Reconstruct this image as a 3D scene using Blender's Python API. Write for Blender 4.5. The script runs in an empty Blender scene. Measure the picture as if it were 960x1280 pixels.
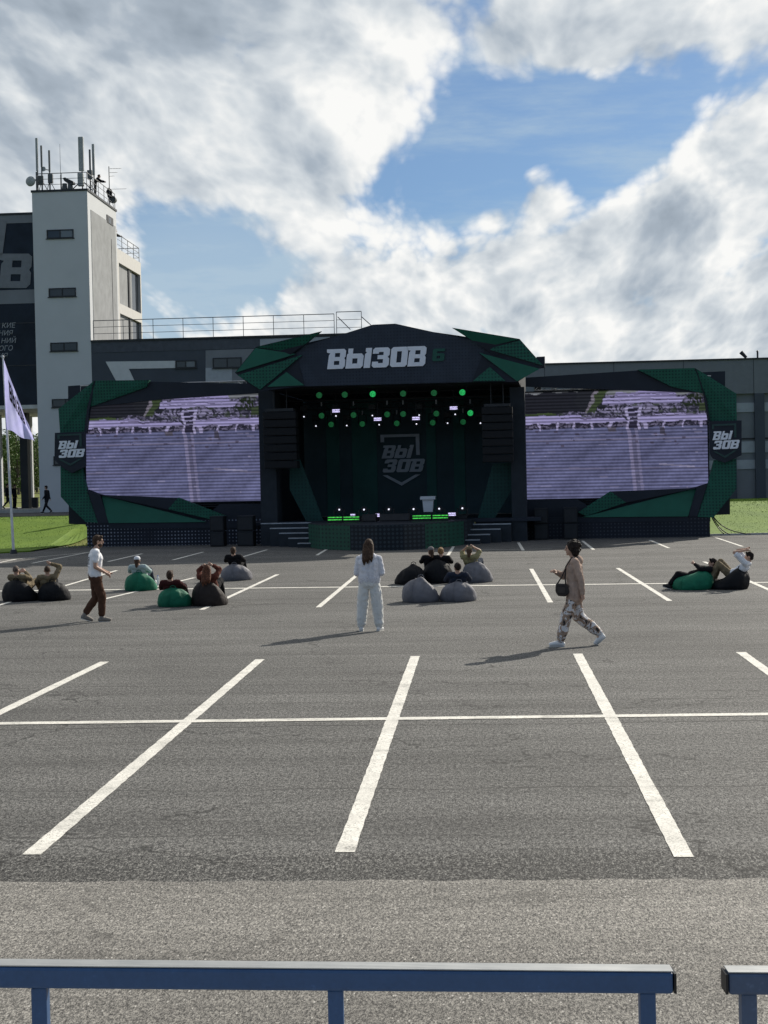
import bpy, bmesh, math, random
from mathutils import Vector, Matrix, noise as mnoise
from mathutils.geometry import tessellate_polygon

# tuning
SKY_BLOBS = [(770, 175, 120, -.20), (640, 190, 150, -.16), (500, 270, 110, -.10), (690, 240, 50, .16), (800, 105, 70, .10), (690, 70, 110, .10), (640, 400, 90, -.10), (950, 335, 90, -.10), (590, 320, 150, .08), (240, 350, 150, -.10), (60, 60, 240, .06)]
CLOUD_GAIN = 9.6
SKY_TINT = (0.44, 0.62, 0.84)
PUFF = 0.55
COVER_K = 0.19
LIT_K = 1.9
THICK_K = 0.30
LED_GAIN = 0.45
SUN_E = 5.0
EXPO = 0.27
SKY_S = 0.078

R = math.radians
V = Vector
scene = bpy.context.scene
COL = scene.collection

# ------------------------------------------------------------------ camera
F_PX, PW, PH = 1900.0, 960.0, 1280.0
CAM = V((0, 0, 2.75))
yaw, pitch, roll = R(3.76), R(1.19), R(1.23)
FW = V((-math.sin(yaw) * math.cos(pitch), math.cos(yaw) * math.cos(pitch), -math.sin(pitch)))
R0 = V((math.cos(yaw), math.sin(yaw), 0))
U0 = R0.cross(FW)
RT = R0 * math.cos(roll) - U0 * math.sin(roll)
UP = R0 * math.sin(roll) + U0 * math.cos(roll)
cd = bpy.data.cameras.new('camera')
cam = bpy.data.objects.new('camera', cd)
COL.objects.link(cam)
cd.sensor_fit = 'VERTICAL'
cd.sensor_height = 36
cd.lens = F_PX / PH * 36
cd.clip_start, cd.clip_end = 0.1, 4000
M = Matrix((RT, UP, -FW)).transposed().to_4x4()
M.translation = CAM
cam.matrix_world = M
scene.camera = cam


def ray(px, py):
    return (FW * F_PX + RT * (px - PW / 2) - UP * (py - PH / 2)).normalized()


def ground(px, py, z=0.0):
    d = ray(px, py)
    t = (z - CAM.z) / d.z
    return CAM + d * t


def BP(px, py, Y):
    """the point seen at that pixel on the vertical plane y = Y"""
    d = ray(px, py)
    return CAM + d * (Y / d.y)


# the stage is turned a little against the building behind it
gl, gr = ground(107, 684), ground(890, 671)
SU = (gr - gl); SU.z = 0; SU.normalize()
SN = V((-SU.y, SU.x, 0))            # away from the audience
S0 = ground(480, 677.5)


def W(u, d, z):
    return S0 + SU * u + SN * d + V((0, 0, z))


def SP(px, py, d=0.0):
    """(u, z) on the stage plane d metres behind its front line"""
    dr = ray(px, py)
    o = S0 + SN * d
    t = (o - CAM).dot(SN) / dr.dot(SN)
    p = CAM + dr * t
    return (p - S0).dot(SU), p.z


def SW(px, py, d=0.0):
    u, z = SP(px, py, d)
    return W(u, d, z)


# ------------------------------------------------------------------ materials
def new_mat(name):
    m = bpy.data.materials.new(name)
    m.use_nodes = True
    nt = m.node_tree
    return m, nt, nt.nodes['Principled BSDF']


def N(nt, typ, **kw):
    n = nt.nodes.new(typ)
    for k, v in kw.items():
        if k in n.inputs:
            n.inputs[k].default_value = v
        else:
            setattr(n, k, v)
    return n


def L(nt, a, ao, b, bi):
    nt.links.new(a.outputs[ao], b.inputs[bi])


def math_n(nt, op, a, b=None, c=None):
    n = nt.nodes.new('ShaderNodeMath')
    n.operation = op
    for i, x in enumerate((a, b, c)):
        if x is None:
            continue
        if isinstance(x, (int, float)):
            n.inputs[i].default_value = x
        else:
            nt.links.new(x, n.inputs[i])
    return n.outputs[0]


def rgba(c):
    return (c[0], c[1], c[2], 1)


def ramp(nt, src, stops):
    r = nt.nodes.new('ShaderNodeValToRGB')
    e = r.color_ramp.elements
    while len(e) < len(stops):
        e.new(0.5)
    for i, (p, c) in enumerate(stops):
        e[i].position = p
        e[i].color = rgba(c) if not isinstance(c, (int, float)) else (c, c, c, 1)
    nt.links.new(src, r.inputs[0])
    return r.outputs[0]


def mix(nt, fac, a, b, typ='MIX'):
    n = nt.nodes.new('ShaderNodeMix')
    n.data_type = 'RGBA'
    n.blend_type = typ
    for sock, x in ((n.inputs['Factor'], fac), (n.inputs[6], a), (n.inputs[7], b)):
        if isinstance(x, (int, float)):
            sock.default_value = x
        elif isinstance(x, tuple):
            sock.default_value = rgba(x)
        else:
            nt.links.new(x, sock)
    return n.outputs[2]


_mc = {}


def mat(name, col, rough=0.7, metal=0.0, var=0.12, scale=3.0, bump=0.0, bscale=30.0, spec=0.3):
    if name in _mc:
        return _mc[name]
    m, nt, b = new_mat(name)
    tc = N(nt, 'ShaderNodeTexCoord')
    n1 = N(nt, 'ShaderNodeTexNoise', Scale=scale, Detail=6.0, Roughness=0.62)
    L(nt, tc, 'Object', n1, 'Vector')
    lo = tuple(max(0, c * (1 - var * 1.6)) for c in col)
    hi = tuple(min(1, c * (1 + var * 1.6)) for c in col)
    nt.links.new(ramp(nt, n1.outputs['Fac'], [(0.3, lo), (0.7, hi)]), b.inputs['Base Color'])
    b.inputs['Roughness'].default_value = rough
    b.inputs['Metallic'].default_value = metal
    b.inputs['Specular IOR Level'].default_value = spec
    if bump:
        n2 = N(nt, 'ShaderNodeTexNoise', Scale=bscale, Detail=4.0)
        L(nt, tc, 'Object', n2, 'Vector')
        bp = N(nt, 'ShaderNodeBump', Strength=bump, Distance=0.02)
        L(nt, n2, 'Fac', bp, 'Height')
        L(nt, bp, 'Normal', b, 'Normal')
    _mc[name] = m
    return m


def emit_mat(name, col, strength):
    if name in _mc:
        return _mc[name]
    m, nt, b = new_mat(name)
    b.inputs['Base Color'].default_value = rgba(tuple(c * 0.3 for c in col))
    tc = N(nt, 'ShaderNodeTexCoord')
    vo = N(nt, 'ShaderNodeTexVoronoi', Scale=22.0)
    L(nt, tc, 'Object', vo, 'Vector')
    f = ramp(nt, vo.outputs['Distance'], [(0.2, (1, 1, 1)), (0.75, (0.35, 0.35, 0.35))])
    nt.links.new(mix(nt, 1.0, f, col, 'MULTIPLY'), b.inputs['Emission Color'])
    b.inputs['Emission Strength'].default_value = strength
    _mc[name] = m
    return m


# ------------------------------------------------------------------ mesh builder
class MB:
    def __init__(self):
        self.v, self.f = [], []

    def add(self, vs, fs):
        o = len(self.v)
        self.v += [V(p) for p in vs]
        self.f += [tuple(i + o for i in f) for f in fs]
        return self

    def box(self, lo, hi):
        x0, y0, z0 = lo
        x1, y1, z1 = hi
        return self.add([(x0, y0, z0), (x1, y0, z0), (x1, y1, z0), (x0, y1, z0), (x0, y0, z1), (x1, y0, z1), (x1, y1, z1), (x0, y1, z1)],
                        [(0, 3, 2, 1), (4, 5, 6, 7), (0, 1, 5, 4), (1, 2, 6, 5), (2, 3, 7, 6), (3, 0, 4, 7)])

    def sbox(self, u0, u1, d0, d1, z0, z1):
        """box in stage coordinates"""
        c = [(u0, d0, z0), (u1, d0, z0), (u1, d1, z0), (u0, d1, z0), (u0, d0, z1), (u1, d0, z1), (u1, d1, z1), (u0, d1, z1)]
        return self.add([W(*p) for p in c], [(0, 3, 2, 1), (4, 5, 6, 7), (0, 1, 5, 4), (1, 2, 6, 5), (2, 3, 7, 6), (3, 0, 4, 7)])

    def prism(self, pts, off):
        n = len(pts)
        off = V(off)
        pts = [V(p) for p in pts]
        nn = V((0, 0, 0))
        for i in range(n):
            nn += pts[i].cross(pts[(i + 1) % n])
        if nn.dot(off) > 0:
            pts.reverse()
        vs = pts + [p + off for p in pts]
        fs = [tuple(range(n)), tuple(range(2 * n - 1, n - 1, -1))]
        fs += [(i, i + n, (i + 1) % n + n, (i + 1) % n) for i in range(n)]
        return self.add(vs, fs)

    def tube(self, p0, p1, r, n=8, r1=None, caps=True):
        p0, p1 = V(p0), V(p1)
        ax = (p1 - p0).normalized()
        a = ax.orthogonal().normalized()
        b = ax.cross(a)
        r1 = r if r1 is None else r1
        vs = []
        for p, rr in ((p0, r), (p1, r1)):
            for i in range(n):
                t = 2 * math.pi * i / n
                vs.append(p + (a * math.cos(t) + b * math.sin(t)) * rr)
        fs = [(i, (i + 1) % n, (i + 1) % n + n, i + n) for i in range(n)]
        if caps:
            fs += [tuple(range(n - 1, -1, -1)), tuple(range(n, 2 * n))]
        return self.add(vs, fs)

    def poly(self, pts, r, n=6):
        pts = [V(p) for p in pts]
        rings = []
        vs = []
        for k, p in enumerate(pts):
            ax = (pts[min(k + 1, len(pts) - 1)] - pts[max(k - 1, 0)]).normalized()
            a = ax.cross(V((0.03, 0.02, 1))).normalized() if abs(ax.z) < 0.95 else ax.cross(V((1, 0.02, 0))).normalized()
            b = ax.cross(a)
            for i in range(n):
                t = 2 * math.pi * i / n
                vs.append(p + (a * math.cos(t) + b * math.sin(t)) * r)
        fs = []
        for k in range(len(pts) - 1):
            for i in range(n):
                j = (i + 1) % n
                fs.append((k * n + i, k * n + j, (k + 1) * n + j, (k + 1) * n + i))
        fs += [tuple(range(n - 1, -1, -1)), tuple(range((len(pts) - 1) * n, len(pts) * n))]
        return self.add(vs, fs)

    def cap(self, p0, r0, p1, r1, n=12):
        """closed tapered capsule"""
        p0, p1 = V(p0), V(p1)
        if (p1 - p0).length < 1e-5:
            p1 = p0 + V((0, 0, 1e-3))
        ax = (p1 - p0).normalized()
        a = ax.orthogonal().normalized()
        b = ax.cross(a)
        vs, rows = [], []
        for p, rr, angs in ((p0, r0, (-80, -50, -20, 0)), (p1, r1, (0, 20, 50, 80))):
            for g in angs:
                g = R(g)
                rows.append(len(vs))
                for i in range(n):
                    t = 2 * math.pi * i / n
                    vs.append(p + ax * math.sin(g) * rr + (a * math.cos(t) + b * math.sin(t)) * rr * math.cos(g))
        fs = []
        for k in range(len(rows) - 1):
            for i in range(n):
                j = (i + 1) % n
                fs.append((rows[k] + i, rows[k] + j, rows[k + 1] + j, rows[k + 1] + i))
        fs += [tuple(range(n - 1, -1, -1)), tuple(rows[-1] + i for i in range(n))]
        return self.add(vs, fs)

    def chain(self, pts, rs):
        for k in range(len(pts) - 1):
            self.cap(pts[k], rs[k], pts[k + 1], rs[k + 1])
        return self

    def ell(self, c, r, rot=None, nu=14, nv=9):
        c = V(c)
        vs = []
        for k in range(nv + 1):
            g = math.pi * (k / nv - 0.5) * 0.985
            for i in range(nu):
                t = 2 * math.pi * i / nu
                p = V((r[0] * math.cos(g) * math.cos(t), r[1] * math.cos(g) * math.sin(t), r[2] * math.sin(g)))
                if rot:
                    p = rot @ p
                vs.append(c + p)
        fs = []
        for k in range(nv):
            for i in range(nu):
                j = (i + 1) % nu
                fs.append((k * nu + i, k * nu + j, (k + 1) * nu + j, (k + 1) * nu + i))
        fs += [tuple(range(nu - 1, -1, -1)), tuple(nv * nu + i for i in range(nu))]
        return self.add(vs, fs)

    def build(self, name, m, parent=None, smooth=False, loc=None, bevel=0.0, kind=None):
        """link as one mesh object; vertices are world coordinates, the origin is the thing's base"""
        if parent is not None:
            base = V(parent['_base'])
        else:
            base = V(loc) if loc is not None else V((0, 0, 0))
        me = bpy.data.meshes.new(name)
        me.from_pydata([tuple(p - base) for p in self.v], [], self.f)
        me.update()
        if m is not None:
            me.materials.append(m)
        o = bpy.data.objects.new(name, me)
        COL.objects.link(o)
        if parent is not None:
            o.parent = parent
        else:
            o.location = base
        o['_base'] = tuple(base)
        if smooth:
            me.polygons.foreach_set('use_smooth', [True] * len(me.polygons))
        if bevel:
            bv = o.modifiers.new('bevel', 'BEVEL')
            bv.width = bevel
            bv.segments = 2
            bv.limit_method = 'ANGLE'
        if kind:
            o['kind'] = kind
        return o


def thing(name, loc, label, cat, group=None):
    o = bpy.data.objects.new(name, None)
    COL.objects.link(o)
    o.location = loc
    o.empty_display_size = 0.2
    o['_base'] = tuple(loc)
    return tag(o, label, cat, group)


def tag(o, label, cat, group=None):
    o['label'] = label
    o['category'] = cat
    if group:
        o['group'] = group
    return o


def copy_tree(o, loc, label=None, rz=None):
    c = o.copy()
    COL.objects.link(c)
    c.location = loc
    c['_base'] = tuple(loc)
    if rz is not None:
        c.rotation_euler.z = rz
    if label:
        c['label'] = label

    def rec(src, dst):
        for ch in list(src.children):
            d = ch.copy()
            COL.objects.link(d)
            d.parent = dst
            d['_base'] = tuple(loc)
            rec(ch, d)
    rec(o, c)
    return c


PENDING = []


def remesh(o, voxel, smooth=4):
    md = o.modifiers.new('remesh', 'REMESH')
    md.mode = 'VOXEL'
    md.voxel_size = voxel
    md.use_smooth_shade = True
    if smooth:
        s = o.modifiers.new('smooth', 'SMOOTH')
        s.factor = 0.5
        s.iterations = smooth
    PENDING.append(o)
    return o


def flush():
    bpy.context.view_layer.update()
    dg = bpy.context.evaluated_depsgraph_get()
    done = {}
    for o in PENDING:
        ev = o.evaluated_get(dg)
        done[o.name] = bpy.data.meshes.new_from_object(ev)
    for o in PENDING:
        old = o.data
        o.modifiers.clear()
        o.data = done[o.name]
        if o.name.split('.')[0] in ('top', 'trousers'):
            sd_ = len(done) * .37 + len(o.data.vertices) * .013
            m_ = o.data
            n_ = len(m_.vertices)
            co = [0.0] * (3 * n_); no = [0.0] * (3 * n_)
            m_.vertices.foreach_get('co', co)
            m_.vertex_normals.foreach_get('vector', no)
            for i in range(0, 3 * n_, 3):
                x, y, z = co[i], co[i + 1], co[i + 2]
                a = mnoise.noise((x * 9 + sd_, y * 9, z * 12)) * .009
                a += (abs(mnoise.noise((x * 15 + sd_ + z * 5, y * 15 - z * 6, z * 11 + 5))) - .2) * .012
                co[i] = x + no[i] * a; co[i + 1] = y + no[i + 1] * a; co[i + 2] = z + no[i + 2] * a
            m_.vertices.foreach_set('co', co)
            m_.update()
        o.data.polygons.foreach_set('use_smooth', [True] * len(o.data.polygons))
    PENDING.clear()


# ------------------------------------------------------------------ lettering
GL = {
    'V': (1.0, [[(-.15, 1), (.88, 1), (1, .91), (1, .62), (.93, .53), (1, .44), (1, .12), (.88, 0), (-.03, 0), (.0, .70), (.08, .79), (-.13, .84)],
                [(.36, .60), (.66, .60), (.66, .80), (.36, .80)], [(.34, .20), (.66, .20), (.66, .40), (.34, .40)]]),
    'b': (1.0, [[(.06, 1), (.34, 1), (.34, .74), (.87, .74), (1, .63), (1, .12), (.87, 0), (-.02, 0), (.0, .70), (.1, .78), (.06, .8)],
                [(.35, .24), (.65, .24), (.65, .5), (.35, .5)]]),
    'i': (.38, [[(.02, 1), (.38, 1), (.36, 0), (-.02, 0), (0, .70), (.11, .78), (.02, .83)]]),
    'Z': (1.0, [[(.12, 1), (.87, 1), (1, .9), (1, .62), (.9, .53), (1, .44), (1, .12), (.87, 0), (.12, 0), (0, .1), (0, .3), (.36, .3), (.36, .22),
                 (.64, .22), (.64, .42), (.3, .42), (.3, .62), (.64, .62), (.64, .78), (.36, .78), (.36, .7), (0, .7), (0, .9)]]),
    'O': (1.0, [[(.12, 1), (.88, 1), (1, .9), (1, .1), (.88, 0), (.12, 0), (0, .1), (0, .9)], [(.36, .22), (.64, .22), (.64, .78), (.36, .78)]]),
    '6': (1.0, [[(.12, 1), (1, 1), (1, .78), (.36, .78), (.36, .62), (.88, .62), (1, .52), (1, .1), (.88, 0), (.12, 0), (0, .1), (0, .9)],
                [(.36, .2), (.64, .2), (.64, .42), (.36, .42)]]),
}


def glyph(mb, ch, f, thick):
    """f maps the glyph cell (x, y) to the world; thick is the offset to the back"""
    loops = GL[ch][1]
    flat = [p for lp in loops for p in lp]
    tris = tessellate_polygon([[V((x, y, 0)) for x, y in lp] for lp in loops])
    n = len(flat)
    front = [V(f(x, y)) for x, y in flat]
    back = [p + V(thick) for p in front]
    fs = []
    for t in tris:
        a, b, c = [V((flat[i][0], flat[i][1])) for i in t]
        cr = (b - a).x * (c - a).y - (b - a).y * (c - a).x
        t = tuple(t) if cr > 0 else tuple(reversed(t))
        fs.append(t)
        fs.append(tuple(i + n for i in reversed(t)))
    o = 0
    for lp in loops:
        m = len(lp)
        for i in range(m):
            fs.append((o + i, o + i + n, o + (i + 1) % m + n, o + (i + 1) % m))
        o += m
    mb.add(front + back, fs)


def word(mb, text, f, cw, h, gap, slant, thick):
    """text laid from (0, 0); f maps metres (x, y) to the world"""
    x = 0.0
    for ch in text:
        w = GL[ch][0]
        glyph(mb, ch, lambda a, b, x=x: f(x + a * cw + slant * b * h, b * h), thick)
        x += w * cw + gap
    return x


# ------------------------------------------------------------------ world, sun
AZ, EL = R(36), R(30.5)
SUN = V((math.sin(AZ) * math.cos(EL), math.cos(AZ) * math.cos(EL), math.sin(EL)))
wd = bpy.data.worlds.new('World')
scene.world = wd
wd.use_nodes = True
wd.cycles.sampling_method = 'MANUAL'
wd.cycles.sample_map_resolution = 512
nt = wd.node_tree
nt.nodes.clear()
out = N(nt, 'ShaderNodeOutputWorld')
bg = N(nt, 'ShaderNodeBackground')
L(nt, bg, 'Background', out, 'Surface')
sky = N(nt, 'ShaderNodeTexSky')
sky.sky_type = 'NISHITA'
sky.sun_disc = False
sky.sun_elevation = EL
sky.sun_rotation = AZ
sky.air_density = 1.0
sky.dust_density = 0.6
sky.ozone_density = 2.0
tc = N(nt, 'ShaderNodeTexCoord')
nrm = N(nt, 'ShaderNodeVectorMath', operation='NORMALIZE')
L(nt, tc, 'Generated', nrm, 0)
sep = N(nt, 'ShaderNodeSeparateXYZ')
L(nt, nrm, 0, sep, 0)
ay = math_n(nt, 'MAXIMUM', math_n(nt, 'ABSOLUTE', sep.outputs['Y']), 0.25)
gx = math_n(nt, 'DIVIDE', sep.outputs['X'], ay)
gz = math_n(nt, 'DIVIDE', sep.outputs['Z'], ay)


def vec3(x, y, z=0.0):
    c = N(nt, 'ShaderNodeCombineXYZ')
    for i, q in enumerate((x, y, z)):
        if isinstance(q, (int, float)):
            c.inputs[i].default_value = q
        else:
            nt.links.new(q, c.inputs[i])
    return c.outputs[0]


def smap(x, a, b, c=0.0, d=1.0):
    m = N(nt, 'ShaderNodeMapRange', interpolation_type='SMOOTHSTEP')
    nt.links.new(x, m.inputs['Value'])
    for k, q in (('From Min', a), ('From Max', b), ('To Min', c), ('To Max', d)):
        m.inputs[k].default_value = q
    return m.outputs[0]


def vop(op, a, b=None, scale=None):
    n = N(nt, 'ShaderNodeVectorMath', operation=op)
    nt.links.new(a, n.inputs[0])
    if b is not None:
        if isinstance(b, tuple):
            n.inputs[1].default_value = b
        else:
            nt.links.new(b, n.inputs[1])
    if scale is not None:
        n.inputs['Scale'].default_value = scale
    return n.outputs[0]


def noise_n(v, scale, detail, rough, w=0.0):
    n = N(nt, 'ShaderNodeTexNoise', Scale=scale, Detail=detail, Roughness=rough)
    if w:
        v = vop('ADD', v, (w, w * .7, 0))
    nt.links.new(v, n.inputs['Vector'])
    return n


# clouds lie in a sheet: flatter and smaller towards the horizon
zs = math_n(nt, 'ADD', gz, 0.17)
P = vec3(math_n(nt, 'DIVIDE', gx, zs), math_n(nt, 'MULTIPLY', math_n(nt, 'LOGARITHM', zs, 2.718), 1.08))
wv = noise_n(P, 2.6, 3.0, 0.5)
Pw = vop('ADD', P, vop('SCALE', vop('SUBTRACT', wv.outputs['Color'], (0.5, 0.5, 0.5)), scale=0.13))


def puffs(off):
    v = vop('ADD', Pw, off)
    n1 = noise_n(v, 3.8, 7.0, 0.52, 3.3).outputs['Fac']
    vo = N(nt, 'ShaderNodeTexVoronoi', Scale=11.0)
    vo.feature = 'F1'
    vo.inputs['Detail'].default_value = 2.0
    vo.inputs['Roughness'].default_value = 0.55
    vo.inputs['Lacunarity'].default_value = 2.3
    vo.normalize = True
    nt.links.new(v, vo.inputs['Vector'])
    b = math_n(nt, 'SUBTRACT', 0.5, vo.outputs['Distance'])
    return math_n(nt, 'ADD', n1, math_n(nt, 'MULTIPLY', b, PUFF))


na = puffs((0.0, 0.0, 0.0))
nb = puffs((0.06, 0.075, 0.0))


def gpt(px, py):
    d = ray(px, py)
    return d.x / d.y, d.z / d.y


def half(p, q, width):
    """positive on the left of the line p -> q as seen in the photo, in units of width pixels"""
    (x0, z0), (x1, z1) = gpt(*p), gpt(*q)
    dx, dz = x1 - x0, z1 - z0
    l = math.hypot(dx, dz)
    nx, nz = -dz / l, dx / l
    t = math_n(nt, 'ADD', math_n(nt, 'MULTIPLY', gx, nx), math_n(nt, 'MULTIPLY', gz, nz))
    return math_n(nt, 'MULTIPLY', math_n(nt, 'SUBTRACT', t, x0 * nx + z0 * nz), F_PX / width)


# big masses of the sky as they hang over the place
upper = math_n(nt, 'MINIMUM', half((420, 300), (610, 90), 90.0), half((200, 300), (500, 285), 70.0))
upper = math_n(nt, 'MAXIMUM', upper, half((560, 110), (1000, 60), 60.0))
lower = half((860, 165), (300, 385), 70.0)
cover = math_n(nt, 'MINIMUM', math_n(nt, 'MAXIMUM', math_n(nt, 'MAXIMUM', upper, lower), -1.0), 1.0)
dens = math_n(nt, 'ADD', na, math_n(nt, 'MULTIPLY', cover, COVER_K))
for (bx, by, br, bw) in SKY_BLOBS:
    (x0, z0) = gpt(bx, by)
    dx = math_n(nt, 'SUBTRACT', gx, x0); dz = math_n(nt, 'SUBTRACT', gz, z0)
    r2 = math_n(nt, 'ADD', math_n(nt, 'MULTIPLY', dx, dx), math_n(nt, 'MULTIPLY', dz, dz))
    dens = math_n(nt, 'ADD', dens, smap(r2, 0.0, (br / F_PX) ** 2, bw, 0.0))
# fewer clouds behind the viewer
dens = math_n(nt, 'ADD', dens, smap(sep.outputs['Y'], -0.4, 0.35, -0.34, 0.0))
alpha = smap(dens, 0.485, 0.67)
lit = math_n(nt, 'MULTIPLY', math_n(nt, 'SUBTRACT', na, nb), LIT_K)
thick = smap(dens, 0.56, 1.0)
rip = noise_n(Pw, 17.0, 5.0, 0.6, 1.7).outputs['Fac']
lit = math_n(nt, 'ADD', lit, math_n(nt, 'MULTIPLY', math_n(nt, 'SUBTRACT', rip, 0.5), 0.22))
shade = math_n(nt, 'ADD', math_n(nt, 'SUBTRACT', 0.90, math_n(nt, 'MULTIPLY', thick, THICK_K)), lit)
# heavier, greyer deck high on the left
(x0, z0) = gpt(120, 40)
dx = math_n(nt, 'SUBTRACT', gx, x0); dz = math_n(nt, 'SUBTRACT', gz, z0)
r2 = math_n(nt, 'ADD', math_n(nt, 'MULTIPLY', dx, dx), math_n(nt, 'MULTIPLY', math_n(nt, 'MULTIPLY', dz, dz), 3.0))
shade = math_n(nt, 'SUBTRACT', shade, smap(r2, 0.0, (330 / F_PX) ** 2, 0.22, 0.0))
ccol = ramp(nt, shade, [(0.0, (0.29, 0.35, 0.42)), (0.40, (0.45, 0.52, 0.60)), (0.72, (0.74, 0.79, 0.83)), (1.0, (1.06, 1.06, 1.04))])
cs = vop('SCALE', ccol, scale=CLOUD_GAIN)
skyc = mix(nt, 1.0, sky.outputs['Color'], SKY_TINT, 'MULTIPLY')
wisp = noise_n(vec3(math_n(nt, 'MULTIPLY', gx, 3.0), math_n(nt, 'MULTIPLY', gz, 14.0), 0.0), 2.0, 7.0, 0.62).outputs['Fac']
veil = math_n(nt, 'ADD', smap(sep.outputs['Z'], -0.02, 0.15, 0.60, 0.0), smap(wisp, 0.42, 0.74, 0.18, 0.72))
(x0, z0) = gpt(250, 350)
dx = math_n(nt, 'SUBTRACT', gx, x0); dz = math_n(nt, 'SUBTRACT', gz, z0)
r2 = math_n(nt, 'ADD', math_n(nt, 'MULTIPLY', dx, dx), math_n(nt, 'MULTIPLY', math_n(nt, 'MULTIPLY', dz, dz), 4.0))
veil = math_n(nt, 'ADD', veil, smap(r2, 0.0, (260 / F_PX) ** 2, 0.5, 0.0))
veilc = vop('SCALE', vec3(0.50, 0.64, 0.76), scale=CLOUD_GAIN)
base = mix(nt, math_n(nt, 'MINIMUM', veil, 0.85), skyc, veilc)
fin = mix(nt, alpha, base, cs)
nt.links.new(fin, bg.inputs['Color'])
bg.inputs['Strength'].default_value = SKY_S

sd = bpy.data.lights.new('sun', 'SUN')
sd.energy = SUN_E
sd.angle = R(0.53)
sd.color = (1.0, 0.93, 0.82)
so = bpy.data.objects.new('sun', sd)
COL.objects.link(so)
so.rotation_euler = (-SUN).to_track_quat('-Z', 'Y').to_euler()
so.location = (20, 20, 60)

vs_ = scene.view_settings
vs_.view_transform = 'Standard'
vs_.look = 'None'
vs_.exposure = EXPO
vs_.gamma = 1.0
vs_.use_curve_mapping = False
scene.cycles.max_bounces = 6
scene.cycles.use_denoising = True
scene.cycles.denoiser = 'OPENIMAGEDENOISE'
scene.cycles.denoising_prefilter = 'NONE'
scene.cycles.sample_clamp_indirect = 4.0

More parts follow.
